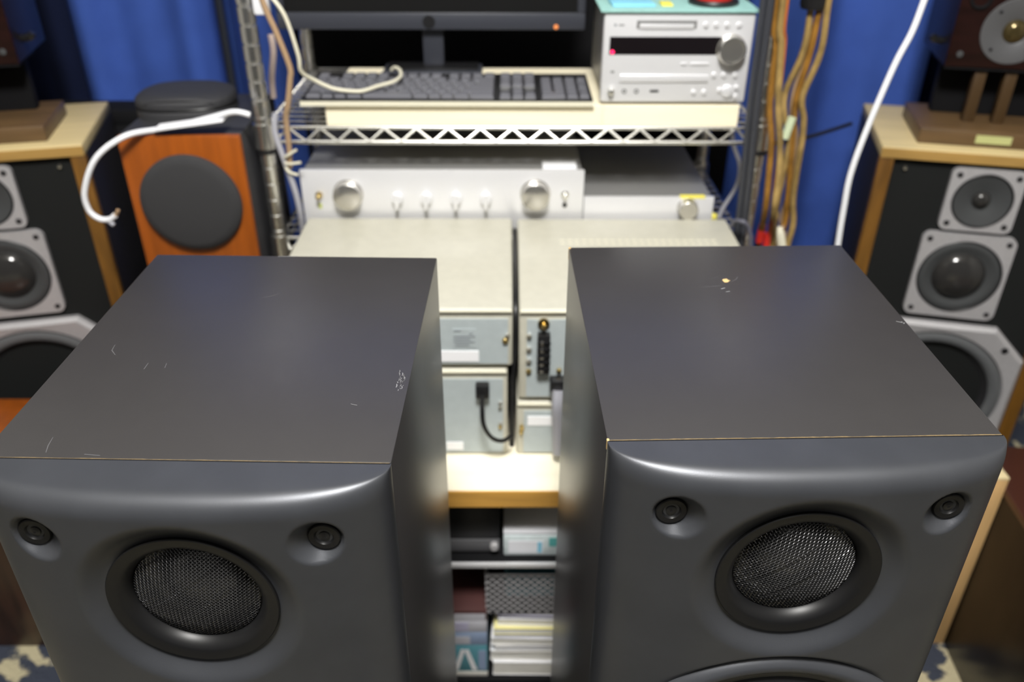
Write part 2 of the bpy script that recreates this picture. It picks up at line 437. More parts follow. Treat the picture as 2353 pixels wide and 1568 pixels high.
for p, w, m in (([(0.0895, 0.060), (0.094, 0.0585)], 0.0007, scuff), ([(-0.010, 0.205), (-0.003, 0.207), (0.003, 0.212)], 0.0012, scuff2),
                ([(-0.089, 0.020), (-0.088, 0.012), (-0.086, 0.005)], 0.0010, scuff2), ([(-0.097, 0.130), (-0.096, 0.122), (-0.091, 0.116)], 0.0010, scuff2),
                ([(-0.063, 0.106), (-0.063, 0.098)], 0.0011, scuff2), ([(-0.050, 0.106), (-0.049, 0.100)], 0.0009, scuff2), ([(-0.062, 0.004), (-0.052, 0.003)], 0.0012, scuff2),
                ([(-0.016, 0.2815), (0.0, 0.2820)], 0.0014, scuff)):
    mark(spL, p, w, m)
rs = random.Random(21)
for i in range(26):
    y = rs.gauss(0.085, 0.0055); x = 0.1215 - abs(rs.gauss(0, 0.0022)) - abs(y - 0.085) * 0.10; l = rs.uniform(0.001, 0.0045)
    mark(spL, [(x, y), (x + 0.0003, y + l * 0.5), (x + rs.uniform(-0.0006, 0.0006), y + l)], rs.uniform(0.0004, 0.0011), scuff if i % 3 else scuff2)

# ------------------------------------------------------------ desk board, low rack, and what is on it
g = G().box(-0.33, 0.348, 0.839, 1.206, 0.430, 0.457, 0.0012)
desk = thing('desk_board', 'thick board with cream top and orange front edge under the beige amplifiers', 'board', (0, 0, 0))
G().box(-0.33, 0.348, 0.8415, 1.206, 0.430, 0.457, 0.001).build('board', creamwood, desk, 35)
g.bm.free()
G().box(-0.33, 0.348, 0.839, 0.8415, 0.430, 0.4565).build('edge_band', orangewood, desk)
lr = thing('storage_rack', 'low black storage rack with a bright front rail, beneath the cream board', 'rack', (0, 0, 0))
for x in (-0.31, 0.328):
    for y in (0.86, 1.19): G().box(x - 0.012, x + 0.012, y - 0.012, y + 0.012, 0, 0.430, 0.002).build('leg', blackpl, lr, 35)
G().box(-0.322, 0.340, 0.858, 1.20, 0.296, 0.306, 0.001).build('shelf', blackmat, lr)
G().box(-0.322, 0.340, 0.8535, 0.858, 0.300, 0.3095, 0.0015).build('front_rail', silver, lr, 35)
G().box(-0.322, 0.340, 0.858, 1.20, 0.036, 0.046, 0.001).build('shelf', blackmat, lr)
G().box(-0.322, 0.340, 1.195, 1.20, 0.046, 0.42).build('back_panel', blackmat, lr)
# black player on the upper shelf
dv = thing('disc_player', 'small black player with a worn grey face on the low rack shelf', 'player', (-0.06, 0.875, 0.306))
G().box(-0.055, 0.048, 0.004, 0.22, 0.0, 0.088, 0.003).build('case', blackpl, dv, 35)
G().box(-0.055, 0.048, 0.0, 0.004, 0.006, 0.028, 0.001).build('face_strip', mat('worn_grey', (0.10, 0.10, 0.105), 0.4), dv, 35)
G().lathe([(0.006, 0), (0.006, 0.006), (0.005, 0.008), (0, 0.008)], (0.040, 0.0, 0.020), seg=20).build('knob', frameg, dv, 35)
cb = thing('plastic_case', 'frosted plastic case with a teal label on the low rack shelf', 'case', (0.04, 0.872, 0.306))
G().box(-0.047, 0.052, 0, 0.13, 0, 0.040, 0.003).build('case', clearpl, cb, 35)
G().box(-0.047, 0.052, 0.001, 0.13, 0.040, 0.046, 0.002).build('lid', whitepl, cb, 35)
G().box(-0.040, 0.010, -0.0006, 0, 0.006, 0.030).build('label', whitepl, cb)
G().box(0.018, 0.050, -0.0008, 0, 0.020, 0.036).build('label', tealab, cb)
G().box(0.002, 0.008, -0.0010, 0, 0.008, 0.028).build('label', bluelab, cb)
# magazines
zz = 0.046
mags = [(0, 0.030, 0.0), (0, 0.022, -0.004), (1, 0.016, 0.003), (0, 0.016, -0.002), (2, 0.010, 0.004), (3, 0.012, 0.002), (0, 0.014, 0.008), (2, 0.010, 0.012), (4, 0.010, 0.006)]
mlab = ['thick white magazine lowest in the pile under the low rack', 'white magazine second from the bottom of the pile', 'warm white magazine under a thin white one in the pile',
        'thin white magazine beneath the grey one in the pile', 'thin grey magazine beneath the yellow one in the pile', 'yellow magazine in the middle of the pile', 'white magazine on top of the yellow one',
        'thin grey magazine beneath the lilac one', 'lilac magazine on top of the pile under the wire basket']
for (mi, th, dx), lb in zip(mags, mlab):
    m = thing('magazine', lb, 'magazine', (0.045 + dx, 0.868 + abs(dx), zz), random.uniform(-0.03, 0.03), 'magazines piled on the low rack')
    G().box(-0.068, 0.075, 0.001, 0.20, 0.0008, th - 0.0012).build('pages', mag[1] if mi == 0 else mag[0], m)
    G().box(-0.069, 0.076, 0.0, 0.201, th - 0.0012, th - 0.0002).build('cover', mag[mi], m)
    G().box(-0.069, 0.076, 0.0, 0.201, 0.0, 0.0008).build('cover', mag[mi], m)
    zz += th
# wire basket on the pile
bk = thing('wire_basket', 'grey expanded mesh basket standing on the magazine pile', 'basket', (0.045, 0.872, zz))
g = G(); W2, D2, H2 = 0.078, 0.19, 0.082
def meshpanel(g, ax, x0, x1, pos, h):
    n = int((x1 - x0) / 0.0125)
    for i in range(-int(h / 0.0125), n + 1):
        for sg in (1, -1):
            a = x0 + i * 0.0125; pts = []
            p0, p1 = (a, 0.0), (a + h, h)
            if sg < 0: p0, p1 = (a + h, 0.0), (a, h)
            # clip to the panel
            def cl(p, q):
                (xa, za), (xb, zb) = p, q
                if xa > xb: (xa, za), (xb, zb) = (xb, zb), (xa, za)
                if xb <= x0 or xa >= x1: return None
                s_ = (zb - za) / (xb - xa)
                if xa < x0: za += s_ * (x0 - xa); xa = x0
                if xb > x1: zb += s_ * (x1 - xb); xb = x1
                return (xa, za), (xb, zb)
            c = cl(p0, p1)
            if not c: continue
            (xa, za), (xb, zb) = c
            if abs(xb - xa) < 0.001: continue
            P = [(xa, pos, za), (xb, pos, zb)] if ax == 'x' else [(pos, xa, za), (pos, xb, zb)]
            g.tube(P, 0.0010, seg=4, smooth=False, closed_caps=False)
meshpanel(g, 'x', -W2, W2, 0.0, H2); meshpanel(g, 'y', 0, D2, -W2, H2); meshpanel(g, 'y', 0, D2, W2, H2); meshpanel(g, 'x', -W2, W2, D2, H2)
g.build('mesh_wall', frameg, bk, kind='stuff')
G().tube([(-W2, 0, H2), (W2, 0, H2), (W2, D2, H2), (-W2, D2, H2), (-W2, 0, H2)], 0.002, smooth=False).build('rim', frameg, bk, 40)
G().box(-W2, W2, 0, D2, 0, 0.0015).build('bottom', blackmat, bk)
tag(G().box(-0.05, 0.06, 0.03, 0.16, 0.0, 0.045, 0.004).build('leaflet_bundle', mag[7], None, 35, (0.045, 0.872, zz + 0.0016)), 'dark bundle of leaflets inside the wire basket', 'papers')
# upright box of printed matter
zb = 0.046
for i, (h, mi, lb) in enumerate(((0.012, 1, 'cream booklet lowest in the small pile'), (0.062, 7, 'dark teal box with white slanted bars on its front'), (0.030, 5, 'blue box on top of the teal one'),
                                 (0.026, 2, 'grey box under the red topped one'), (0.022, 6, 'red topped grey box on the small pile'))):
    b = thing('printed_box', lb, 'box', (-0.0585, 0.866, zb), 0, 'printed boxes piled beside the magazines')
    G().box(-0.034, 0.026, 0, 0.13, 0, h - 0.0004, 0.001).build('carton', mag[mi], b, 35)
    if i == 1:
        G().prism([(-0.028, 0.004), (-0.020, 0.004), (-0.008, 0.052), (-0.015, 0.052)], -0.0006, 0).build('white_bar', white, b)
        G().prism([(0.002, 0.004), (0.010, 0.004), (-0.003, 0.052), (-0.010, 0.052)], -0.0006, 0).build('white_bar', white, b)
        G().box(0.012, 0.024, -0.0006, 0, 0.005, 0.050).build('side_print', mag[5], b)
    elif i == 2: G().box(-0.030, 0.0, -0.0006, 0, 0.004, 0.020).build('front_print', mag[2], b)
    elif i == 3: G().box(-0.030, -0.002, -0.0006, 0, 0.004, 0.022).build('front_print', mag[4], b)
    elif i == 4: G().box(-0.032, 0.024, -0.0006, 0, 0.002, 0.015).build('front_print', mag[2], b)
    zb += h

# ------------------------------------------------------------ beige amplifiers
def amp(label, x0, x1, z0, z1, y0=0.913, y1=1.204):
    t = thing('amplifier', label, 'amplifier', ((x0 + x1) / 2, y0, z0), 0, 'beige amplifiers turned back to front on the cream board')
    w = (x1 - x0) / 2; h = z1 - z0
    G().box(-w, w, 0.004, y1 - y0, 0.0, h, 0.004, 3).build('case', beige, t, 35)
    G().box(-w + 0.001, w - 0.001, 0.0, 0.0045, h - 0.0045, h - 0.0006, 0.0015, 2).build('top_lip', beigeedge, t, 35)
    G().box(-w + 0.010, w - 0.006, 0.0022, 0.0042, 0.005, h - 0.014).build('rear_panel', bluegrey, t)
    return t, w, h
def screw(t, x, z, r=0.0032, m=None, h=0.004):
    G().lathe([(r, -0.003), (r, h * 0.6), (r * 0.7, h), (0, h)], (x, 0.002, z), seg=14).build('screw', m or chrome, t, 35)
aLT, w, h = amp('beige amplifier with a square printed rear plate, uppermost behind the left speaker', -0.309, 0.0055, 0.603, 0.689)
ox = -(-0.309 + 0.0055) / 2
g = G()
G().box(-0.071 + ox, -0.041 + ox, 0.0014, 0.0022, 0.030, 0.058).build('rating_plate', bluegrey, aLT)
for i, (a, b) in enumerate(((-0.069, -0.060), (-0.050, -0.045), (-0.070, -0.042), (-0.070, -0.048), (-0.070, -0.043), (-0.068, -0.050))):
    G().box(a + ox, b + ox, 0.0008, 0.0014, 0.0545 - i * 0.0042, 0.0562 - i * 0.0042).build('print_line', greypr, aLT)
G().box(-0.092 + ox, -0.038 + ox, 0.001, 0.0022, 0.009, 0.025).build('sticker', white, aLT)
screw(aLT, -0.0015 + ox, 0.049); screw(aLT, -0.004 + ox, 0.041, 0.004, goldm)
aLB, w, h = amp('beige amplifier with a black mains lead, beneath the one with a printed plate', -0.305, -0.001, 0.457, 0.598)
ox = (0.305 + 0.001) / 2
G().box(-0.043 + ox, -0.025 + ox, -0.010, 0.0022, 0.103, 0.124, 0.002).build('mains_plug', blackpl, aLB, 35)
G().tube([(-0.034 + ox, -0.010, 0.110), (-0.034 + ox, -0.028, 0.098), (-0.032 + ox, -0.030, 0.075), (-0.022 + ox, -0.026, 0.052), (-0.008 + ox, -0.020, 0.042), (0.004 + ox, -0.008, 0.041)], 0.0030).build('mains_lead', blacksat, aLB, 40)
G().box(-0.085 + ox, -0.062 + ox, 0.001, 0.0022, 0.010, 0.023).build('sticker', white, aLB)
for z, m in ((0.090, chrome), (0.083, chrome), (0.056, chrome), (0.050, goldm)): screw(aLB, -0.011 + ox, z, 0.0028, m)
aRT, w, h = amp('tall beige amplifier with a black terminal strip, behind the right speaker', 0.0135, 0.336, 0.551, 0.688)
ox = -(0.0135 + 0.336) / 2
tb = G().box(0.037 + ox, 0.053 + ox, -0.010, 0.0022, 0.048, 0.106, 0.001).build('terminal_strip', blackpl, aRT, 35)
for i in range(5):
    G().box(0.0365 + ox, 0.0535 + ox, -0.0125, -0.010, 0.0575 + i * 0.0098 - 0.0012, 0.0575 + i * 0.0098 + 0.0002).build('divider', blackmat, tb)
    G().lathe([(0.0028, -0.001), (0.0028, 0.0016), (0, 0.0016)], (0.0425 + ox, -0.010, 0.0535 + i * 0.0105), seg=12).build('terminal_screw', knobm, tb, 35)
G().lathe([(0.0075, 0), (0.0075, 0.003), (0.0035, 0.004), (0.003, 0.012), (0, 0.012)], (0.0445 + ox, 0.002, 0.118), seg=18).build('ground_post', goldm, aRT, 35)
for x, z, m in ((0.0265, 0.100, chrome), (0.0265, 0.080, chrome), (0.0265, 0.062, chrome), (0.0265, 0.046, goldm), (0.066, 0.047, goldm)): screw(aRT, x + ox, z, 0.0036, m)
pl = G().box(0.054 + ox, 0.076 + ox, -0.014, 0.0022, 0.022, 0.040, 0.002).build('plug', blackpl, aRT, 35)
G().tube([(0.065 + ox, -0.014, 0.026), (0.064 + ox, -0.02, 0.005), (0.066 + ox, -0.018, -0.03), (0.068 + ox, -0.017, -0.075)], 0.0075).build('flat_lead', greycab, aRT, 40)
for r in range(2):
    for i in range(22):
        G().box(0.075 + 0.0105 * i + ox, 0.0825 + 0.0105 * i + ox, 0.198 + r * 0.012, 0.2015 + r * 0.012, 0.1368, 0.13715).build('vent_slot', beigeedge, aRT)
aRB, w, h = amp('low beige amplifier with a white sticker, beneath the one with a terminal strip', 0.011, 0.332, 0.457, 0.546)
ox = -(0.011 + 0.332) / 2
G().box(0.026 + ox, 0.062 + ox, 0.001, 0.0022, 0.052, 0.067).build('sticker', white, aRB)
screw(aRB, 0.0185 + ox, 0.048, 0.0036, goldm); screw(aRB, 0.0175 + ox, 0.041, 0.003, goldm)

pcs = thing('gap_fill_cords', 'black cords added to darken the gap between the beige amplifiers', 'cables', (0, 0, 0))  # added so the gap stays dark where lamp light would enter
G().tube([(0.0050, 0.935, 0.458), (0.0052, 0.936, 0.53), (0.0060, 0.94, 0.580), (0.0092, 0.95, 0.612), (0.0095, 0.97, 0.665), (0.0095, 1.05, 0.675), (0.0095, 1.19, 0.675)], 0.0036).build('cord', blackpl, pcs, 60)
G().tube([(0.0048, 0.955, 0.4605), (0.0050, 0.956, 0.54), (0.0090, 0.965, 0.610), (0.0095, 1.00, 0.640), (0.0095, 1.19, 0.640)], 0.0036).build('cord', blackpl, pcs, 60)
G().tube([(0.0050, 0.99, 0.4605), (0.0050, 1.05, 0.4605), (0.0050, 1.19, 0.4605)], 0.0036).build('cord', blackpl, pcs, 60)
G().tube([(0.0050, 0.975, 0.4605), (0.0050, 0.976, 0.545), (0.0052, 1.05, 0.590), (0.0052, 1.19, 0.590)], 0.0036).build('cord', blackpl, pcs, 60)

# ------------------------------------------------------------ chrome wire rack
rk = thing('wire_rack', 'chrome wire shelving rack holding the monitor and silver amplifiers', 'rack', (0, 0, 0))
RX0, RX1, RY0, RY1 = -0.361, 0.372, 1.222, 1.565
def post(x, y):
    prof = [(0, 0), (0.0125, 0.0)]; z = 0.03
    while z < 1.55:
        prof += [(0.0125, z - 0.0022), (0.0112, z - 0.001), (0.0112, z + 0.001), (0.0125, z + 0.0022)]; z += 0.0254
    prof += [(0.0125, 1.58), (0, 1.58)]
    return G().lathe(prof, (x, y, 0), 'z', 20)
for x in (RX0, RX1):
    for y in (RY0, RY1): post(x, y).build('post', chrome, rk, 35)
for zs, nm in ((0.829, 0), (0.652, 1), (0.12, 2)):
    for y in (RY0 - 0.004, RY1 + 0.004):
        g = G()
        g.cyl((RX0, y, zs - 0.003), (RX1, y, zs - 0.003), 0.0032, seg=10)
        g.cyl((RX0, y, zs - 0.025), (RX1, y, zs - 0.025), 0.0036, seg=10)
        g.build('edge_wire', chrome, rk, 40)
        g = G(); pts = []; n = 30; x0 = RX0 + 0.014; x1 = RX1 - 0.014
        for i in range(n + 1): pts.append((x0 + (x1 - x0) * i / n, y - 0.001, zs - 0.004 if i % 2 else zs - 0.024))
        g.tube(pts, 0.0024, seg=8, smooth=False); g.build('zigzag_wire', chrome, rk, 60)
    for x in (RX0 + 0.002, RX1 - 0.002):
        g = G().cyl((x, RY0, zs - 0.003), (x, RY1, zs - 0.003), 0.003, seg=8).cyl((x, RY0, zs - 0.025), (x, RY1, zs - 0.025), 0.003, seg=8)
        g.build('side_wire', chrome, rk, 40)
        for y in (RY0, RY1):
            cx = RX0 if x < 0 else RX1
            G().lathe([(0.0127, -0.034), (0.0165, -0.034), (0.0155, 0.002), (0.0127, 0.002)], (cx, y, zs), 'z', 24).build('collar', chrome, rk, 35)
            G().lathe([(0.0127, -0.042), (0.0155, -0.042), (0.016, -0.034), (0.0127, -0.034)], (cx, y, zs), 'z', 24).build('sleeve', blackpl, rk, 35)
    me = None
    nw = 13
    for i in range(nw):
        y = RY0 + 0.022 + (RY1 - RY0 - 0.044) * i / (nw - 1)
        o = None
        if me is None:
            o = G().cyl((RX0, 0, 0), (RX1, 0, 0), 0.0018, seg=8).build('deck_wire', chrome, rk, 40); me = o.data
        else:
            o = bpy.data.objects.new('deck_wire', me); COL.objects.link(o); o.parent = rk
        o.location = (0, y, zs - 0.0018)
    for x in (-0.12, 0.12): G().cyl((x, RY0, zs - 0.0055), (x, RY1, zs - 0.0055), 0.0019, seg=8).build('support_wire', chrome, rk, 40)

tag(G().box(-0.266, 0.137, 1.216, 1.437, 0.829, 0.860, 0.001).build('shelf_board', cream), 'cream board under the keyboard on the chrome rack', 'board')
tag(G().box(0.1372, 0.336, 1.218, 1.437, 0.829, 0.8595, 0.001).build('shelf_board', cream), 'cream board under the silver disc receiver on the chrome rack', 'board')

# ---- monitor
mo = thing('monitor', 'black computer monitor standing behind the keyboard', 'monitor', (-0.122, 1.40, 0.861))
G().box(-0.081, 0.079, -0.032, 0.032, 0, 0.008, 0.003).build('base', monm, mo, 35)
G().box(-0.075, 0.073, -0.020, 0.030, 0.008, 0.0105, 0.001).build('base_pad', blackpl, mo, 35)
G().box(-0.017, 0.017, 0.010, 0.026, 0.008, 0.20, 0.003).build('neck', monm, mo, 35)
G().box(-0.243, 0.243, 0.0, 0.028, 0.068, 0.385, 0.005).build('housing', blackpl, mo, 35)
G().box(-0.243, 0.243, -0.006, 0.0, 0.068, 0.0935, 0.002).build('bezel', monm, mo, 35)
G().box(-0.243, -0.230, -0.006, 0.0, 0.0935, 0.385, 0.002).build('bezel', monm, mo, 35)
G().box(0.230, 0.243, -0.006, 0.0, 0.0935, 0.385, 0.002).build('bezel', monm, mo, 35)
G().box(-0.230, 0.230, -0.006, 0.0, 0.372, 0.385, 0.002).build('bezel', monm, mo, 35)
G().box(-0.230, 0.230, -0.002, 0.0, 0.0935, 0.372).build('screen', screenm, mo)
G().lathe([(0.0035, 0), (0.0035, 0.0008), (0, 0.0008)], (0.197, -0.006, 0.073), seg=16).build('power_light', orangeled, mo)
G().lathe([(0.010, 0), (0.010, 0.0006), (0, 0.0006)], (-0.004, -0.006, 0.080), seg=24).build('badge', blackpl, mo)

# ---- keyboard
kb = thing('keyboard', 'black computer keyboard with cream base edge before the monitor', 'keyboard', (-0.0885, 1.208, 0.860), 0)
KW = 0.4235
G().prism([(-KW / 2, 0.0), (KW / 2, 0.0), (KW / 2 - 0.001, 0.0065), (-KW / 2 + 0.001, 0.0065)], 0.0, 0.140).build('base', beigeedge, kb)
g = G(); a = [(0.0015, 0.0065), (0.1385, 0.0065), (0.1385, 0.0125), (0.0015, 0.0095)]
for sx in (0,):
    L_ = [g.bm.verts.new((-KW / 2 + 0.002, y, z)) for y, z in a]; R_ = [g.bm.verts.new((KW / 2 - 0.002, y, z)) for y, z in a]
    g.bm.faces.new(L_); g.bm.faces.new(R_[::-1])
    for i in range(4): g.bm.faces.new((L_[i], R_[i], R_[(i + 1) % 4], L_[(i + 1) % 4]))
g.build('top_case', blackpl, kb)
U = 0.0182; keymesh = {}
def key(x, row, wu, du=1.0):
    y0 = 0.0085 + row * 0.0195; tilt = math.atan2(0.0030, 0.137)
    kk = (round(wu, 2), du)
    if kk not in keymesh:
        g = G(); w_ = wu * U - 0.0022; d_ = du * 0.0195 - 0.0024; hgt = 0.0050; ins = 0.0016
        b = [g.bm.verts.new(p) for p in ((0, 0, 0), (w_, 0, 0), (w_, d_, 0), (0, d_, 0))]
        tp = [g.bm.verts.new(p) for p in ((ins, ins, hgt), (w_ - ins, ins, hgt), (w_ - ins, d_ - ins * 0.6, hgt), (ins, d_ - ins * 0.6, hgt))]
        g.bm.faces.new(tp); g.bm.faces.new(b[::-1])
        for i in range(4): g.bm.faces.new((b[i], b[(i + 1) % 4], tp[(i + 1) % 4], tp[i]))
        o = g.build('key', keym, kb); keymesh[kk] = o.data
    else:
        o = bpy.data.objects.new('key', keymesh[kk]); COL.objects.link(o); o.parent = kb
    o.location = (x, y0, 0.0095 + (y0 - 0.0015) * math.tan(tilt) - 0.0004); o.rotation_euler = (tilt, 0, 0)
X0 = -KW / 2 + 0.008
def rowkeys(row, widths, x=X0):
    for w_ in widths:
        if w_ > 0: key(x, row, w_)
        x += abs(w_) * U
    return x
rowkeys(0, [1.25, 1.0, 1.0, 1.25, 4.0, 1.25, 1.0, 1.0, 1.25, 2.0])
rowkeys(1, [2.25] + [1] * 10 + [2.75]); rowkeys(2, [1.75] + [1] * 11 + [2.25]); rowkeys(3, [1.5] + [1] * 12 + [1.5]); rowkeys(4, [1] * 13 + [2])
rowkeys(5.25, [1, -1] + [1] * 4 + [-0.5] + [1] * 4 + [-0.5] + [1] * 4)
XN = X0 + 15.35 * U
rowkeys(0, [1, 1, 1], XN); rowkeys(1, [-1, 1, -1], XN); rowkeys(3, [1, 1, 1], XN); rowkeys(4, [1, 1, 1], XN); rowkeys(5.25, [1, 1, 1], XN)
XP = XN + 3.35 * U
rowkeys(0, [2, 1], XP); rowkeys(1, [1, 1, 1], XP); rowkeys(2, [1, 1, 1], XP); rowkeys(3, [1, 1, 1, ], XP); rowkeys(4, [1, 1, 1], XP)
key(XP + 3 * U, 0, 0.9, 2.0); key(XP + 3 * U, 2, 0.9, 2.0); key(XP + 3 * U, 4, 0.9)

# ---- silver disc receiver
rc = thing('disc_receiver', 'silver disc receiver with black display and round volume knob', 'stereo', (0.2355, 1.2165, 0.8595), 0)
G().box(-0.098, 0.100, 0.014, 0.215, 0.006, 0.124, 0.002).build('case', silvertop, rc, 35)
G().box(-0.1035, 0.1055, 0.0, 0.015, 0.004, 0.128, 0.004, 3).build('front_panel', silver, rc, 35)
for x in (-0.08, 0.08):
    for y in (0.03, 0.19): G().cyl((x, y, 0), (x, y, 0.0065), 0.010, seg=20).build('foot', blackpl, rc, 35)
def bx(n, m, x0, x1, z0, z1, y0=-0.001, y1=0.0005, bev=0.0): return G().box(x0, x1, y0, y1, z0, z1, bev).build(n, m, rc, 35 if bev else None)
RX, RZ = -0.2355, -0.8595
bx('display', display, 0.141 + RX, 0.297 + RX, 0.0715, 0.0955, -0.0006)
G().lathe([(0.0026, 0), (0.0026, 0.0006), (0, 0.0006)], (0.1455 + RX, -0.0006, 0.0750), seg=16).build('standby_light', redled, rc)
vk = G().lathe([(0.0205, -0.001), (0.0205, 0.001), (0.0198, 0.0015), (0.0190, 0.0135), (0.0180, 0.0150), (0.0155, 0.0150), (0.0150, 0.0143), (0, 0.0138)], (0.3115 + RX, 0, 0.0790), seg=48).build('volume_knob', knobm, rc, 35)
slot = bx('disc_slot', silvertop, 0.177 + RX, 0.260 + RX, 0.1065, 0.1170, -0.0005)
G().box(0.181 + RX, 0.256 + RX, -0.002, 0, 0.1062, 0.1128, 0.0006).build('slot_flap', silver, slot, 35)
tray = bx('disc_tray', silver, 0.158 + RX, 0.285 + RX, 0.0335, 0.0440, -0.0025, 0.0005, 0.0015)
def btn(x, z, r, m=silver, h=0.0028): G().lathe([(r, -0.001), (r, h * 0.7), (r * 0.75, h), (0, h)], (x + RX, 0, z), seg=20).build('button', m, rc, 35)
for x in (0.2725, 0.287, 0.302, 0.3185): btn(x, 0.1115, 0.0038)
for x in (0.2925, 0.3065, 0.3225): btn(x, 0.0435, 0.0038)
for x in (0.266, 0.281): btn(x, 0.019, 0.0036)
btn(0.315, 0.0205, 0.0088, silver, 0.004); btn(0.303, 0.022, 0.0035); btn(0.327, 0.026, 0.0035); btn(0.3265, 0.013, 0.0035)
bx('button', silver, 0.257 + RX, 0.283 + RX, 0.0575, 0.0605, -0.0018, 0.0005, 0.0006); bx('button', silver, 0.243 + RX, 0.252 + RX, 0.0575, 0.0605, -0.0018, 0.0005, 0.0006)
G().lathe([(0.0050, -0.001), (0.0050, 0.004), (0.004, 0.010), (0.002, 0.011), (0, 0.011)], (0.1465 + RX, 0, 0.0215), seg=20).build('headphone_knob', chrome, rc, 35)
for x in (0.166, 0.1835): G().lathe([(0.0034, 0), (0.0034, 0.001), (0.0018, 0.001), (0.0016, -0.001), (0, -0.001)], (x + RX, 0, 0.0205), seg=18).build('jack', silvertop, rc, 35)
bx('usb_socket', blackpl, 0.203 + RX, 0.2155 + RX, 0.0190, 0.0222, -0.0005)
bx('small_print', greypr, 0.146 + RX, 0.149 + RX, 0.1095, 0.1125, -0.0003); bx('small_print', silvertop, 0.152 + RX, 0.160 + RX, 0.1100, 0.1118, -0.0003)
bx('small_print', silvertop, 0.145 + RX, 0.150 + RX, 0.046, 0.049, -0.0003)
# mat, lens cap and label on top of it
mt = thing('cloth_mat', 'teal cloth mat spread on top of the disc receiver', 'mat', (0.2345, 1.212, 0.9875))
G().box(-0.108, 0.112, 0.0, 0.215, 0, 0.0025, 0.001).build('sheet', teal, mt, 35)
tag(G().box(-0.03, 0.03, 0, 0.05, 0, 0.004, 0.001).build('blue_card', bluelab, None, 35, (0.175, 1.238, 0.99), (0, 0, 0.05)), 'light blue card lying on the teal mat', 'card')
tag(G().box(-0.008, 0.008, 0, 0.03, 0, 0.003, 0.001).build('yellow_tag', yellow, None, 35, (0.222, 1.243, 0.99)), 'small yellow tag lying on the teal mat', 'tag')
tp = thing('tape_roll', 'round black holder with red disc lying on the teal mat', 'holder', (0.291, 1.268, 0.99))
G().lathe([(0, 0), (0.034, 0), (0.036, 0.004), (0.034, 0.007), (0.0, 0.007)], (0, 0, 0), 'z', 40).build('holder', blackpl, tp, 35)
G().lathe([(0, 0.007), (0.026, 0.007), (0.027, 0.014), (0.024, 0.017), (0, 0.017)], (0, 0, 0), 'z', 40).build('red_disc', red, tp, 35)

# ---- silver pre-amplifier
pa = thing('preamplifier', 'wide silver amplifier with two large knobs and four small levers', 'amplifier', (-0.1005, 1.215, 0.652))
PW = 0.2155; PT = 0.109
G().box(-PW + 0.003, PW - 0.003, 0.008, 0.33, 0.012, PT - 0.003, 0.002).build('case', silvertop, pa, 35)
G().box(-PW, PW, 0.0, 0.008, 0.010, PT, 0.0012).build('front_panel', silver, pa, 35)
for x in (-0.18, 0.18):
    for y in (0.03, 0.30): G().cyl((x, y, 0), (x, y, 0.0125), 0.014, seg=20).build('foot', blackpl, pa, 35)
def knob(t, x, z, r, h, m=knobm, nm='knob'):
    return G().lathe([(r * 1.06, 0), (r * 1.06, 0.002), (r, 0.0025), (r * 0.97, h - 0.001), (r * 0.9, h), (0, h)], (x, 0, z), seg=40).build(nm, m, t, 35)
ox = 0.1005; oz = -0.652
knob(pa, -0.245 + ox, 0.724 + oz, 0.0215, 0.018); knob(pa, 0.041 + ox, 0.725 + oz, 0.0215, 0.020)
for x in (-0.1705, -0.126, -0.0805, -0.0345):
    k = knob(pa, x + ox, 0.7175 + oz, 0.0085, 0.010, silver, 'selector')
    G().box(x + ox - 0.0028, x + ox + 0.0028, -0.018, -0.009, 0.7175 + oz - 0.013, 0.7175 + oz + 0.011, 0.0012).build('lever', silver, k, 35)
G().lathe([(0.0055, 0), (0.0055, 0.003), (0.003, 0.004), (0.003, 0.014), (0.002, 0.016), (0, 0.016)], (-0.290 + ox, 0, 0.722 + oz), seg=18).build('power_switch', goldm, pa, 35)
G().box(-0.2925 + ox, -0.2875 + ox, -0.0006, 0.0004, 0.700 + oz, 0.708 + oz).build('power_light', mat('lime_print', (0.5, 0.55, 0.15), 0.5), pa)
ts = G().lathe([(0.006, 0), (0.006, 0.003), (0.003, 0.004), (0.003, 0.016), (0, 0.016)], (0.0865 + ox, 0, 0.724 + oz), seg=18).build('toggle', chrome, pa, 35)
G().lathe([(0.0035, 0), (0.0035, 0.001), (0, 0.001)], (0.0865 + ox, 0, 0.706 + oz), seg=14).build('jack', blackpl, pa)
tag(G().box(-0.025, 0.027, 0, 0.032, 0, 0.004, 0.001).build('sticker_block', whitepl, None, 35, (0.077, 1.226, 0.758)), 'white remote sensor block on top of the wide silver amplifier', 'block')

# ---- low silver unit
lu = thing('tuner_unit', 'low silver amplifier with a yellow sticker beside the wide one', 'amplifier', (0.217, 1.218, 0.652))
G().box(-0.1005, 0.0985, 0.008, 0.30, 0.008, 0.063, 0.002).build('case', silvertop, lu, 35)
G().box(-0.1008, 0.1005, 0.0, 0.008, 0.006, 0.0655, 0.0015).build('front_panel', silver, lu, 35)
for x in (-0.08, 0.08):
    for y in (0.03, 0.27): G().cyl((x, y, 0), (x, y, 0.009), 0.010, seg=18).build('foot', blackpl, lu, 35)
knob(lu, 0.277 - 0.217, 0.049, 0.015, 0.016)
G().box(0.048, 0.086, -0.0006, 0.010, 0.0640, 0.0662).build('sticker', yellow, lu)
tag(G().lathe([(0, 0), (0.012, 0), (0.012, 0.015), (0.006, 0.018), (0, 0.018)], (0, 0, 0), 'z', 18).build('bottle_stopper', yellow, None, 35, (0.327, 1.27, 0.652)), 'small yellow stopper beside the low silver amplifier', 'stopper')

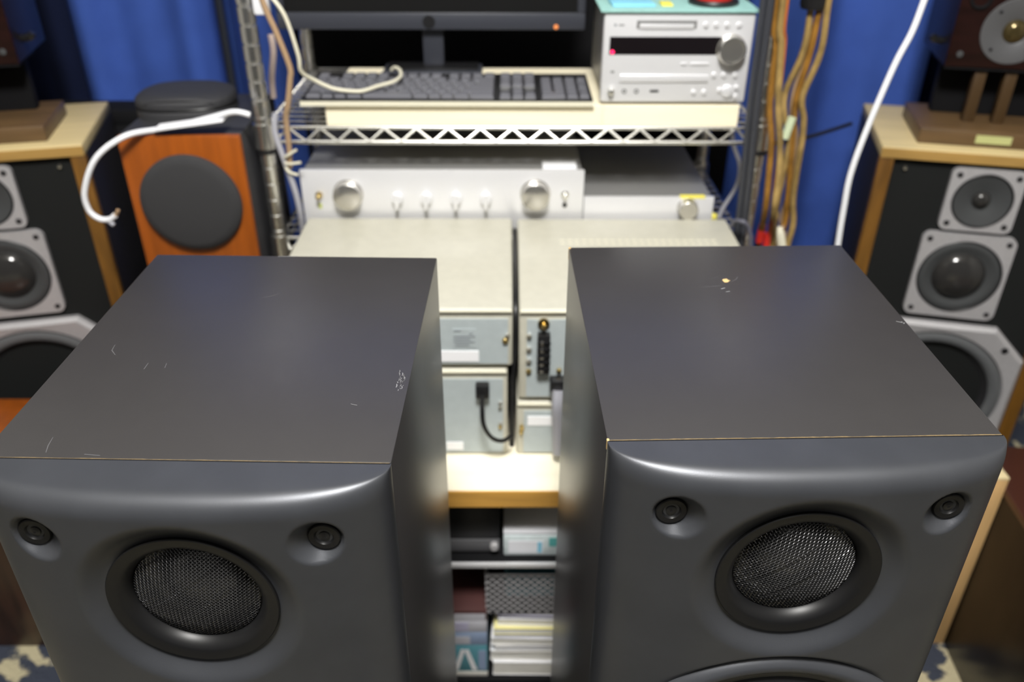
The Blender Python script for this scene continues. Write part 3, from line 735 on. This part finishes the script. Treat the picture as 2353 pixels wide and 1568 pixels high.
# ------------------------------------------------------------ cherry bookshelf speaker with pouch
ck = thing('bookshelf_speaker', 'cherry wood speaker with round dark grille and black sides', 'speaker', (-0.4690, 1.167, 0.4985), 0.02)
CW, CH2, CD = 0.0868, 0.330, 0.225
G().box(-CW, CW, 0.012, CD, 0, CH2, 0.002).build('cabinet', mat('black_vinyl', (0.030, 0.030, 0.033), 0.5), ck, 35)
G().box(-CW, CW, 0.0, 0.012, 0, CH2, 0.003).build('front_panel', cherry, ck, 35)
G().lathe([(0.0735, -0.001), (0.0735, 0.006), (0.071, 0.010), (0.060, 0.0125), (0.03, 0.014), (0, 0.0145)], (0.002, 0, CH2 - 0.100), seg=64).build('round_grille', clothg, ck, 60)
G().lathe([(0.035, -0.001), (0.035, 0.004), (0.030, 0.008), (0, 0.009)], (0.002, 0, CH2 - 0.235), seg=48).build('round_grille', clothg, ck, 60)
st = thing('speaker_stand', 'black stand carrying the cherry wood speaker', 'stand', (-0.4690, 1.27, 0))
G().box(-0.085, 0.085, -0.10, 0.10, 0, 0.02, 0.003).build('base', blackpl, st, 35)
G().box(-0.035, 0.035, -0.03, 0.03, 0.02, 0.4865, 0.003).build('column', blackpl, st, 35)
G().box(-0.075, 0.075, -0.085, 0.09, 0.4865, 0.4985, 0.002).build('top_plate', blackpl, st, 35)
# pouch (rounded zipped case)
pc = thing('zip_pouch', 'black round zipped fabric pouch on the cherry wood speaker', 'pouch', (-0.495, 1.300, 0.8285), 0.1)
def pouch_half(z0, z1, dome):
    g = G(); n = 40; rows = []
    prof = [(1.0, z0), (1.0, z0 + (z1 - z0) * 0.55), (0.985, z1 - (z1 - z0) * 0.2), (0.94, z1), (0.80, z1 + dome * 0.7), (0.5, z1 + dome), (0.0, z1 + dome)]
    for k, z in prof:
        row = []
        for i in range(n):
            a = 2 * PI * i / n; c, s_ = math.cos(a), math.sin(a)
            row.append(g.bm.verts.new((0.073 * k * math.copysign(abs(c) ** 0.75, c), 0.062 * k * math.copysign(abs(s_) ** 0.75, s_), z)))
        rows.append(row)
    for A, B in zip(rows, rows[1:]):
        for i in range(n): g.bm.faces.new((A[i], A[(i + 1) % n], B[(i + 1) % n], B[i]))
    return g
pouch_half(0.0, 0.014, 0.0).build('lower_shell', pouchm, pc, 50)
pouch_half(0.0170, 0.028, 0.006).build('upper_shell', pouchm, pc, 50)
g = G(); pts = [(0.0725 * math.copysign(abs(math.cos(a)) ** 0.75, math.cos(a)), 0.0615 * math.copysign(abs(math.sin(a)) ** 0.75, math.sin(a)), 0.0155) for a in [2 * PI * i / 48 for i in range(49)]]
g.tube(pts, 0.0018, seg=6, smooth=False).build('zip', blackpl, pc, 40)
G().tube([(-0.05, -0.050, 0.024), (-0.02, -0.056, 0.029), (0.02, -0.056, 0.029), (0.05, -0.050, 0.024)], 0.004).build('handle', pouchm, pc, 40)
# white cable with label over the cherry speaker
wc = thing('white_audio_cable', 'white cable with bare end looped over the cherry wood speaker', 'cable', (0, 0, 0))
G().tube([(-0.3621, 1.1702, 0.8579), (-0.3831, 1.1702, 0.8621), (-0.4146, 1.1754, 0.8537), (-0.4618, 1.1859, 0.84), (-0.4985, 1.1775, 0.8348), (-0.5331, 1.1461, 0.8348), (-0.572, 1.1282, 0.8096), (-0.5972, 1.123, 0.7645), (-0.5993, 1.123, 0.7351), (-0.5877, 1.123, 0.7214), (-0.573, 1.123, 0.7204), (-0.5636, 1.123, 0.7267)], 0.0042, sub=8).build('lead', whitecab, wc, 60)
G().tube([(-0.5646, 1.123, 0.7256), (-0.5604, 1.123, 0.7298), (-0.5573, 1.1219, 0.7351)], 0.0026).build('bare_end', browncab, wc, 40)
G().tube([(-0.5751, 1.123, 0.7172), (-0.5678, 1.1209, 0.712)], 0.003, smooth=False).build('second_end', greycab, wc, 40)
tl = G().prism([(-0.050, -0.0005), (0.050, -0.0005), (0.050, 0.0010), (-0.050, 0.0010)], -0.016, 0.016).build('paper_tag', white, wc, None, (-0.4492, 1.1754, 0.8447), (0.0, -0.13, 0.03))

# ------------------------------------------------------------ big three way speakers with small ones on stands
def plate(cx, cz, w, h, r, y0, y1, hole, seg=64):
    # rounded plate with a round hole
    g = G(); raw = rrect(cx, cz, w, h, r, 6); out = []
    for k, (xa, za) in enumerate(raw):
        xb, zb_ = raw[(k + 1) % len(raw)]; m_ = max(1, int(math.hypot(xb - xa, zb_ - za) / 0.006))
        out += [(xa + (xb - xa) * q / m_, za + (zb_ - za) * q / m_) for q in range(m_)]
    n = len(out)
    for y in (y0,):
        O = [g.bm.verts.new((x, y, z)) for x, z in out]
        I = []
        for x, z in out:
            a = math.atan2(z - cz, x - cx); I.append(g.bm.verts.new((cx + hole * math.cos(a), y, cz + hole * math.sin(a))))
    OB = [g.bm.verts.new((x, y1, z)) for x, z in out]
    IB = [g.bm.verts.new((v.co.x, y1, v.co.z)) for v in I]
    for i in range(n):
        j = (i + 1) % n
        g.bm.faces.new((O[i], O[j], I[j], I[i])); g.bm.faces.new((O[j], O[i], OB[i], OB[j])); g.bm.faces.new((I[i], I[j], IB[j], IB[i]))
    return g
def big_speaker(loc, rz, label, group):
    t = thing('large_speaker', label, 'speaker', loc, rz, group)
    H = 0.756; Wd = 0.175; D = 0.262
    G().box(-Wd, Wd, 0.018, D, 0, H - 0.019, 0.002).build('cabinet', mat('black_side', (0.016, 0.014, 0.015), 0.45), t, 35)
    G().box(-Wd, Wd, 0.0, D, H - 0.019, H, 0.002).build('top_panel', cabtop, t, 35)
    G().box(-Wd, Wd, -0.0012, 0.0002, H - 0.0188, H - 0.0025, 0.0004).build('edge_band', mat('amber_edge', (0.40, 0.24, 0.07), 0.4, var=0.15, scale=6, stretch=(1, 8, 8)), t)
    G().box(-Wd + 0.024, Wd - 0.024, 0.012, 0.018, 0.02, H - 0.019).build('baffle', mat('black_baffle', (0.009, 0.010, 0.0098), 0.75, spec=0.25, bump=0.3, bscale=500), t)
    for s_ in (-1, 1): G().box(min(s_ * Wd, s_ * (Wd - 0.024)), max(s_ * Wd, s_ * (Wd - 0.024)), 0.0, 0.018, 0, H - 0.019, 0.003).build('edge_strip', walnut, t, 35)
    G().box(-Wd + 0.024, Wd - 0.024, 0.0, 0.018, 0, 0.02).build('edge_strip', walnut, t)
    for s_ in (-1, 1): G().lathe([(0.004, 0), (0.004, 0.004), (0.003, 0.0055), (0, 0.006)], (s_ * 0.130, 0.012, H - 0.037), seg=16).build('grille_stud', chrome, t, 35)
    # tweeter
    def unit(nm, cz, w, r, hole, dome, yb):
        f = plate(0, H + cz, w, w * (0.955 if nm == 'tweeter' else 1.06), r, 0.002, 0.012, hole).build(nm, frameg, t, 35)
        hh = w * (0.955 if nm == 'tweeter' else 1.06)
        for sx in (-1, 1):
            for sz in (-1, 1):
                G().lathe([(0.0048, 0), (0.0048, 0.0008), (0.0036, 0.0012), (0.002, 0.0002), (0, 0.0002)], (sx * (w / 2 - 0.012), 0.002, H + cz + sz * (hh / 2 - 0.012)), seg=14).build('screw', blackpl, f, 35)
        G().lathe([(hole + 0.0005, 0.0105), (hole - 0.001, 0.012), (hole - 0.003, 0.0095)], (0, 0.012, H + cz), seg=64).build('rim', blackpl, f, 60)
        if dome == 0:
            G().lathe([(hole - 0.002, 0.009), (hole * 0.85, 0.008), (hole * 0.45, 0.003), (hole * 0.30, 0.001)], (0, 0.012, H + cz), seg=48).build('surround', surround, f, 60)
            G().lathe([(hole * 0.31, 0.000), (hole * 0.30, 0.004), (hole * 0.24, 0.008), (hole * 0.13, 0.011), (0, 0.012)], (0, 0.012, H + cz), seg=40).build('dome', domeg, f, 60)
        else:
            G().lathe([(hole - 0.002, 0.008), (hole * 0.93, 0.010), (hole * 0.82, 0.010), (hole * 0.70, 0.006), (hole * 0.64, 0.005)], (0, 0.012, H + cz), seg=48).build('surround', surround, f, 60)
            G().lathe([(hole * 0.645, 0.004), (hole * 0.60, 0.010), (hole * 0.45, 0.017), (hole * 0.25, 0.0215), (0, 0.023)], (0, 0.012, H + cz), seg=48).build('dome', domeg, f, 60)
    unit('tweeter', -0.082, 0.114, 0.012, 0.047, 0, 0)
    unit('midrange', -0.223, 0.150, 0.014, 0.068, 1, 0)
    cz = H - 0.467; hw = 0.150; ch = 0.060
    octo = [(-hw + ch, cz + hw), (hw - ch, cz + hw), (hw, cz + hw - ch), (hw, cz - hw + ch), (hw - ch, cz - hw), (-hw + ch, cz - hw), (-hw, cz - hw + ch), (-hw, cz + hw - ch)]
    g = G(); seg = 64
    def octr(a):
        c, s_ = math.cos(a), math.sin(a); q = 1e9
        for nx, nz, d in ((1, 0, hw), (-1, 0, hw), (0, 1, hw), (0, -1, hw), (0.7071, 0.7071, (2 * hw - ch) * 0.7071), (-0.7071, 0.7071, (2 * hw - ch) * 0.7071), (0.7071, -0.7071, (2 * hw - ch) * 0.7071), (-0.7071, -0.7071, (2 * hw - ch) * 0.7071)):
            p = c * nx + s_ * nz
            if p > 1e-6: q = min(q, d / p)
        return q
    rows = []
    for kind_ in range(5):
        row = []
        for i in range(seg):
            a = 2 * PI * (i + 0.5) / seg; R_ = octr(a)
            rr, y = ((R_, 0.012), (R_, 0.003), (R_ - 0.007, -0.003), (0.134, -0.001), (0.128, 0.010))[kind_]
            row.append(g.bm.verts.new((rr * math.cos(a), y, cz + rr * math.sin(a))))
        rows.append(row)
    for A, B in zip(rows, rows[1:]):
        for i in range(seg): g.bm.faces.new((A[i], A[(i + 1) % seg], B[(i + 1) % seg], B[i]))
    wf = g.build('woofer', frameg, t, 30)
    for k in range(4):
        a = PI / 4 + k * PI / 2
        G().lathe([(0.006, 0), (0.006, 0.002), (0.003, 0.003), (0.002, 0.001), (0, 0.001)], (0.157 * math.cos(a), -0.002, cz + 0.157 * math.sin(a)), seg=14).build('screw', blackpl, wf, 35)
    G().lathe([(0.131, 0.012), (0.127, 0.0135), (0.121, 0.0150), (0.114, 0.0135), (0.110, 0.009)], (0, 0.012, cz), seg=64).build('surround', mat('woofer_edge', (0.11, 0.115, 0.12), 0.5), wf, 60)
    G().lathe([(0.1115, 0.009), (0.07, -0.022), (0.040, -0.044), (0.0399, -0.044)], (0, 0.012, cz), seg=64).build('cone', cone, wf, 60)
    G().lathe([(0.042, -0.044), (0.036, -0.034), (0.022, -0.026), (0, -0.0235)], (0, 0.012, cz), seg=48).build('dust_cap', mat('cap_navy', (0.02, 0.022, 0.032), 0.4), wf, 60)
    return t
A_ = math.radians(13.4)
cR = Vector((0.618, 1.35, 0)); wdR = Vector((math.cos(A_), -math.sin(A_), 0))
cenR = cR + wdR * 0.175
cL = Vector((-0.702, 1.35, 0)); wdL = Vector((-math.cos(A_), -math.sin(A_), 0))
cenL = cL + wdL * 0.175
big_speaker(cenR, -A_, 'large three way black speaker with beige top behind the plywood plank', 'large three way speakers')
big_speaker(cenL, A_, 'large three way black speaker with beige top beside the cherry wood one', 'large three way speakers')

def small_set(cen, rz, side, lab_s, lab_st):
    s = thing('speaker_stand', lab_st, 'stand', (cen.x, cen.y, 0.756), rz, 'low stands on the large speakers')
    G().box(-0.117, 0.117, 0.030, 0.190, 0, 0.026, 0.002).build('base_board', brownboard, s, 35)
    G().box(-0.030, 0.024, 0.0288, 0.030, 0.007, 0.020).build('name_plate', greenplate, s)
    for x in (-0.035, 0.011): G().box(x - 0.009, x + 0.009, 0.082, 0.100, 0.026, 0.112, 0.001).build('pillar', mat('pillar_wood', (0.06, 0.033, 0.012), 0.4), s, 35)  # pillar brown is dimmed too, to carry the falloff in the corner
    G().box(-0.085, 0.085, 0.135, 0.160, 0.026, 0.112, 0.002).build('back_pillar', blackmat, s, 35)
    G().box(-0.095, 0.095, 0.075, 0.185, 0.112, 0.117, 0.001).build('top_plate', blackmat, s, 35)
    t = thing('compact_speaker', lab_s, 'speaker', (cen.x, cen.y, 0.873), rz, 'compact red wood speakers')
    G().box(-0.097, 0.097, 0.080, 0.26, 0, 0.30, 0.002).build('cabinet', mat('black_cherry_side', (0.012, 0.008, 0.008), 0.4), t, 35)
    G().box(-0.097, 0.097, 0.072, 0.080, 0, 0.30, 0.002).build('front_panel', redwood, t, 35)
    tp = G().lathe([(0.050, -0.001), (0.050, 0.002), (0.049, 0.003), (0.020, 0.0022), (0.017, 0.0005)], (-0.007, 0.072, 0.058), seg=56).build('tweeter', mat('tweeter_plate', (0.11, 0.11, 0.115), 0.45, metal=0.3), t, 35)
    G().lathe([(0.0185, 0.000), (0.0175, 0.002), (0.013, 0.0065), (0.007, 0.009), (0, 0.010)], (-0.007, 0.072, 0.058), seg=32).build('dome', mat('bronze_dome', (0.10, 0.075, 0.03), 0.15, metal=0.6), tp, 60)
    for k in range(4):
        a = PI / 4 + k * PI / 2
        G().lathe([(0.0028, 0), (0.0028, 0.001), (0, 0.0012)], (-0.007 + 0.040 * math.cos(a), 0.0695, 0.058 + 0.040 * math.sin(a)), seg=12).build('screw', blackpl, tp, 35)
    for sx in (-1, 1): G().lathe([(0.0165, -0.001), (0.0165, 0.003), (0.014, 0.004), (0.012, 0.001), (0.011, -0.001), (0, -0.001)], (sx * 0.068, 0.072, 0.105), seg=32).build('port', blackmat, t, 35)
    G().lathe([(0.050, -0.001), (0.050, 0.004), (0.044, 0.006), (0.038, 0.002), (0.012, -0.001), (0, 0.002)], (0.0, 0.072, 0.20), seg=48).build('woofer', cone, t, 40)
    G().lathe([(0.005, 0), (0.005, 0.002), (0, 0.003)], (side * 0.078, 0.072, 0.020), seg=16).build('badge', surround, t, 35)
    G().tube([(side * 0.097, 0.12, 0.030), (side * 0.112, 0.115, 0.034), (side * 0.118, 0.114, 0.040)], 0.006).build('terminal_plug', blackpl, t, 40)
small_set(cenR, -A_, -1, 'dark red wood compact speaker, lit, above the large one behind the white cable', 'brown stand with pale plate on the large speaker behind the white cable')
small_set(cenL, A_, 1, 'dark red wood compact speaker, shaded, above the large one beside the cherry speaker', 'brown stand with pale plate on the large speaker beside the cherry one')

# ------------------------------------------------------------ things near the floor at the sides
cabl = thing('wooden_cabinet', 'dark brown cabinet with orange wood top below the large speaker by the cherry one', 'cabinet', (-0.83, 0.957, 0))
G().box(-0.20, 0.20, 0.004, 0.27, 0, 0.318, 0.002).build('body', darkwood, cabl, 35)
G().box(-0.20, 0.20, 0.0, 0.27, 0.318, 0.332, 0.003).build('top_panel', cherry, cabl, 35)
tag(G().tube([(-0.80, 1.05, 0.336), (-0.76, 1.10, 0.338), (-0.72, 1.13, 0.338), (-0.68, 1.12, 0.337), (-0.65, 1.07, 0.337)], 0.0045).build('white_lead', creamcab, None, 60), 'cream lead curving over the orange cabinet top', 'cable')
cabr = thing('wooden_cabinet', 'glossy dark brown cabinet with red wood top edge beside the plywood plank', 'cabinet', (0.7530, 0.9635, 0), math.radians(-3.8))
G().box(0, 0.30, -0.40, 0.11, 0, 0.335, 0.002).build('body', mat('glossy_dark_wood', (0.006, 0.0035, 0.0025), 0.3, spec=0.35, var=0.4, scale=9, stretch=(8, 8, 1)), cabr, 35)
G().box(-0.001, 0.30, -0.402, 0.11, 0.335, 0.350, 0.003).build('top_panel', mat('red_brown_top', (0.055, 0.017, 0.010), 0.3, var=0.2, scale=8), cabr, 35)
pk = thing('plywood_plank', 'light plywood plank standing upright on the carpet beside the dark cabinet', 'plank', (0.66, 0.965, 0))
G().box(-0.10, 0.092, 0, 0.030, 0, 0.368, 0.001).build('face', ply, pk, 35)
G().box(-0.10, 0.092, 0, 0.030, 0.368, 0.372, 0.0005).build('top_edge', plytop, pk)

# ------------------------------------------------------------ loose cables
def cable(name, pts, r, m, label, cat='cable', grp=None, sub=8): return tag(G().tube(pts, r, sub=sub).build(name, m, None, 60), label, cat, grp)
uc = thing('usb_cable', 'cream cable draped across the keyboard', 'cable')
G().tube([(-0.335, 1.21, 1.03), (-0.318, 1.195, 1.012), (-0.300, 1.19, 0.985), (-0.289, 1.19, 0.935), (-0.289, 1.195, 0.912), (-0.276, 1.21, 0.8965), (-0.252, 1.215, 0.8835), (-0.229, 1.218, 0.8790), (-0.210, 1.22, 0.8785), (-0.190, 1.235, 0.8815), (-0.169, 1.25, 0.8840), (-0.161, 1.275, 0.8860), (-0.165, 1.30, 0.8890), (-0.174, 1.315, 0.8890), (-0.180, 1.32, 0.8840)], 0.0028).build('lead', creamcab, uc, 60)
G().box(-0.3445, -0.3225, 1.197, 1.212, 0.985, 1.06, 0.004).build('plug_body', whitepl, uc, 35)
cable('brown_power_cable', [(-0.333, 1.196, 1.05), (-0.329, 1.196, 1.004), (-0.315, 1.195, 0.960), (-0.304, 1.195, 0.918), (-0.306, 1.195, 0.900), (-0.314, 1.195, 0.865), (-0.320, 1.198, 0.845), (-0.322, 1.20, 0.80), (-0.325, 1.20, 0.77)], 0.0042, browncab, 'brown cable hanging in front of the chrome rack deck')
cable('pale_pink_cable', [(-0.366, 1.35, 0.93), (-0.366, 1.35, 0.904), (-0.374, 1.35, 0.864), (-0.376, 1.35, 0.833)], 0.0050, pinkcab, 'short pale pink cable standing at the chrome rack side')
gcb = thing('grey_power_cable', 'grey cable with wire ties hanging beside the wide silver amplifier', 'cable')
G().tube([(-0.337, 1.208, 0.850), (-0.340, 1.203, 0.822), (-0.332, 1.200, 0.785), (-0.322, 1.20, 0.735), (-0.320, 1.205, 0.695), (-0.322, 1.215, 0.66)], 0.0045, sub=8).build('lead', greycab, gcb, 60)
for dz, dx in ((0.0, 0.020), (0.012, 0.016), (-0.012, 0.014)):
    G().tube([(-0.331, 1.199, 0.780 + dz * 0.4), (-0.325, 1.192, 0.779 + dz), (-0.325 + dx, 1.19, 0.782 + dz * 1.6)], 0.0020).build('wire_tie', creamcab, gcb, 40)
wl = thing('white_flat_cable', 'long white cable slanting down before the blue curtain and large speaker', 'cable')
G().tube([(0.535, 1.10, 1.30), (0.522, 1.10, 1.10), (0.512, 1.10, 1.023), (0.506, 1.10, 0.984), (0.494, 1.10, 0.944), (0.478, 1.10, 0.865), (0.469, 1.10, 0.800), (0.470, 1.10, 0.748), (0.473, 1.10, 0.694), (0.480, 1.10, 0.60), (0.49, 1.12, 0.25), (0.50, 1.13, 0.01)], 0.0042, sub=8).build('lead', whitecab, wl, 60)
# gold speaker leads in two hanging bundles
rnd = random.Random(11)
b1 = [(0.362, 1.007), (0.368, 0.951), (0.373, 0.906), (0.379, 0.862), (0.387, 0.811), (0.394, 0.764), (0.399, 0.709)]
b2 = [(0.447, 1.02), (0.443, 0.931), (0.434, 0.866), (0.436, 0.83), (0.445, 0.796), (0.447, 0.711), (0.450, 0.66)]
glabs = ['gold speaker cable ending in a red plug, beside the dark rack post', 'orange tinted speaker cable in the bundle beside the dark rack post', 'pale gold speaker cable in the bundle beside the dark rack post',
         'gold speaker cable ending in a white plug, in the bundle before the curtain', 'pale gold speaker cable in the bundle before the curtain', 'brown speaker cable in the bundle before the curtain', 'gold speaker cable with a pale green tag']
for i, (base, m, off, end) in enumerate(((b1, goldcab, (-0.004, 0), (0.408, 0.628)), (b1, mat('orange_cable', (0.50, 0.14, 0.03), 0.35), (0.009, 0.006), (0.424, 0.60)), (b1, goldcab2, (0.003, -0.010), (0.431, 0.62)),
                                         (b2, goldcab, (-0.006, 0), (0.438, 0.640)), (b2, goldcab2, (0.004, -0.012), (0.455, 0.60)), (b2, browncab, (0.0, 0.012), (0.450, 0.60)), (b2, goldcab2, (-0.016, 0.002), (0.428, 0.66)))):
    c = thing('speaker_cable', glabs[i], 'cable', (0, 0, 0), 0, 'gold speaker cables hanging beside the rack')
    yb = 1.194 if base is b1 else 1.26
    pts = [(base[0][0] + off[0], yb + off[1], 1.30)]
    for j, (x, z) in enumerate(base):
        pts.append((x + off[0] + rnd.uniform(-0.004, 0.004), yb + off[1] + rnd.uniform(-0.004, 0.004), z))
    pts.append((end[0], 1.25, end[1]))
    if i in (0, 3): pts.append((end[0] + (-0.002 if i == 0 else 0.004), 1.25, end[1] - 0.02))
    else: pts += [(end[0], 1.25, 0.40), (end[0], 1.26, 0.02)]
    G().tube(pts, 0.0050 if i != 1 else 0.0035, sub=6).build('lead', m, c, 60)
    if i == 0:
        G().tube([(0.4015, 1.226, 0.668), (0.4020, 1.230, 0.655), (0.4030, 1.234, 0.636)], 0.0058, smooth=False).build('plug', red, c, 40)
        G().tube([(0.4130, 1.230, 0.652), (0.4150, 1.232, 0.624)], 0.0056, smooth=False).build('plug', red, c, 40)
    if i == 3: G().tube([(0.434, 1.246, 0.655), (0.438, 1.246, 0.645), (0.446, 1.246, 0.618), (0.447, 1.246, 0.608)], lambda u: 0.0045 + 0.003 * math.sin(PI * u)).build('plug', mat('ivory_plastic', (0.80, 0.77, 0.62), 0.45), c, 40)
    if i == 6: G().tube([(0.427, 1.252, 0.832), (0.421, 1.252, 0.800)], 0.0065, smooth=False).build('tag', mat('pale_green_tag', (0.60, 0.68, 0.45), 0.5), c, 40)
dp = thing('cable_conduit', 'dark grey trunk of bundled black cables hanging beside the rack post', 'cables', (0.350, 1.178, 0))
for i, (dx, dy) in enumerate(((0, 0), (0.004, 0.0105), (-0.007, 0.0075))):
    G().tube([(dx - 0.010, dy, 1.3), (dx - 0.004, dy, 1.0), (dx, dy, 0.85), (dx + 0.008, dy + 0.004, 0.70), (dx + 0.012, dy, 0.4), (dx + 0.012, dy, 0.01)], 0.0052).build('black_lead', mat('charcoal_cable', (0.035, 0.037, 0.045), 0.4), dp, 60)
cable('thin_grey_cable', [(0.352, 1.31, 0.82), (0.356, 1.30, 0.779), (0.372, 1.30, 0.740), (0.371, 1.30, 0.703), (0.352, 1.30, 0.657), (0.345, 1.30, 0.60)], 0.0034, greycab, 'thin grey cable bowed beneath the chrome shelf corner')
cable('dark_looped_cable', [(0.338, 1.19, 0.60), (0.336, 1.17, 0.69), (0.345, 1.15, 0.707), (0.357, 1.15, 0.695), (0.364, 1.15, 0.665), (0.366, 1.15, 0.60)], 0.0032, mat('slate_cable', (0.10, 0.10, 0.13), 0.4), 'dark looped cable rising beside the beige amplifier corner')
cable('black_cable', [(0.43, 1.45, 0.735), (0.48, 1.45, 0.728), (0.54, 1.46, 0.738), (0.62, 1.50, 0.748)], 0.0035, blackpl, 'thin black cable crossing the blue curtain behind the gold bundle')
tag(G().lathe([(0, 0), (0.017, 0), (0.019, 0.006), (0.019, 0.05), (0, 0.055)], (0, 0, 0), 'z', 24).build('black_clamp', blackpl, None, 35, (0.432, 1.262, 0.985)), 'black clamp gripping the gold cable bundle before the curtain', 'clamp')
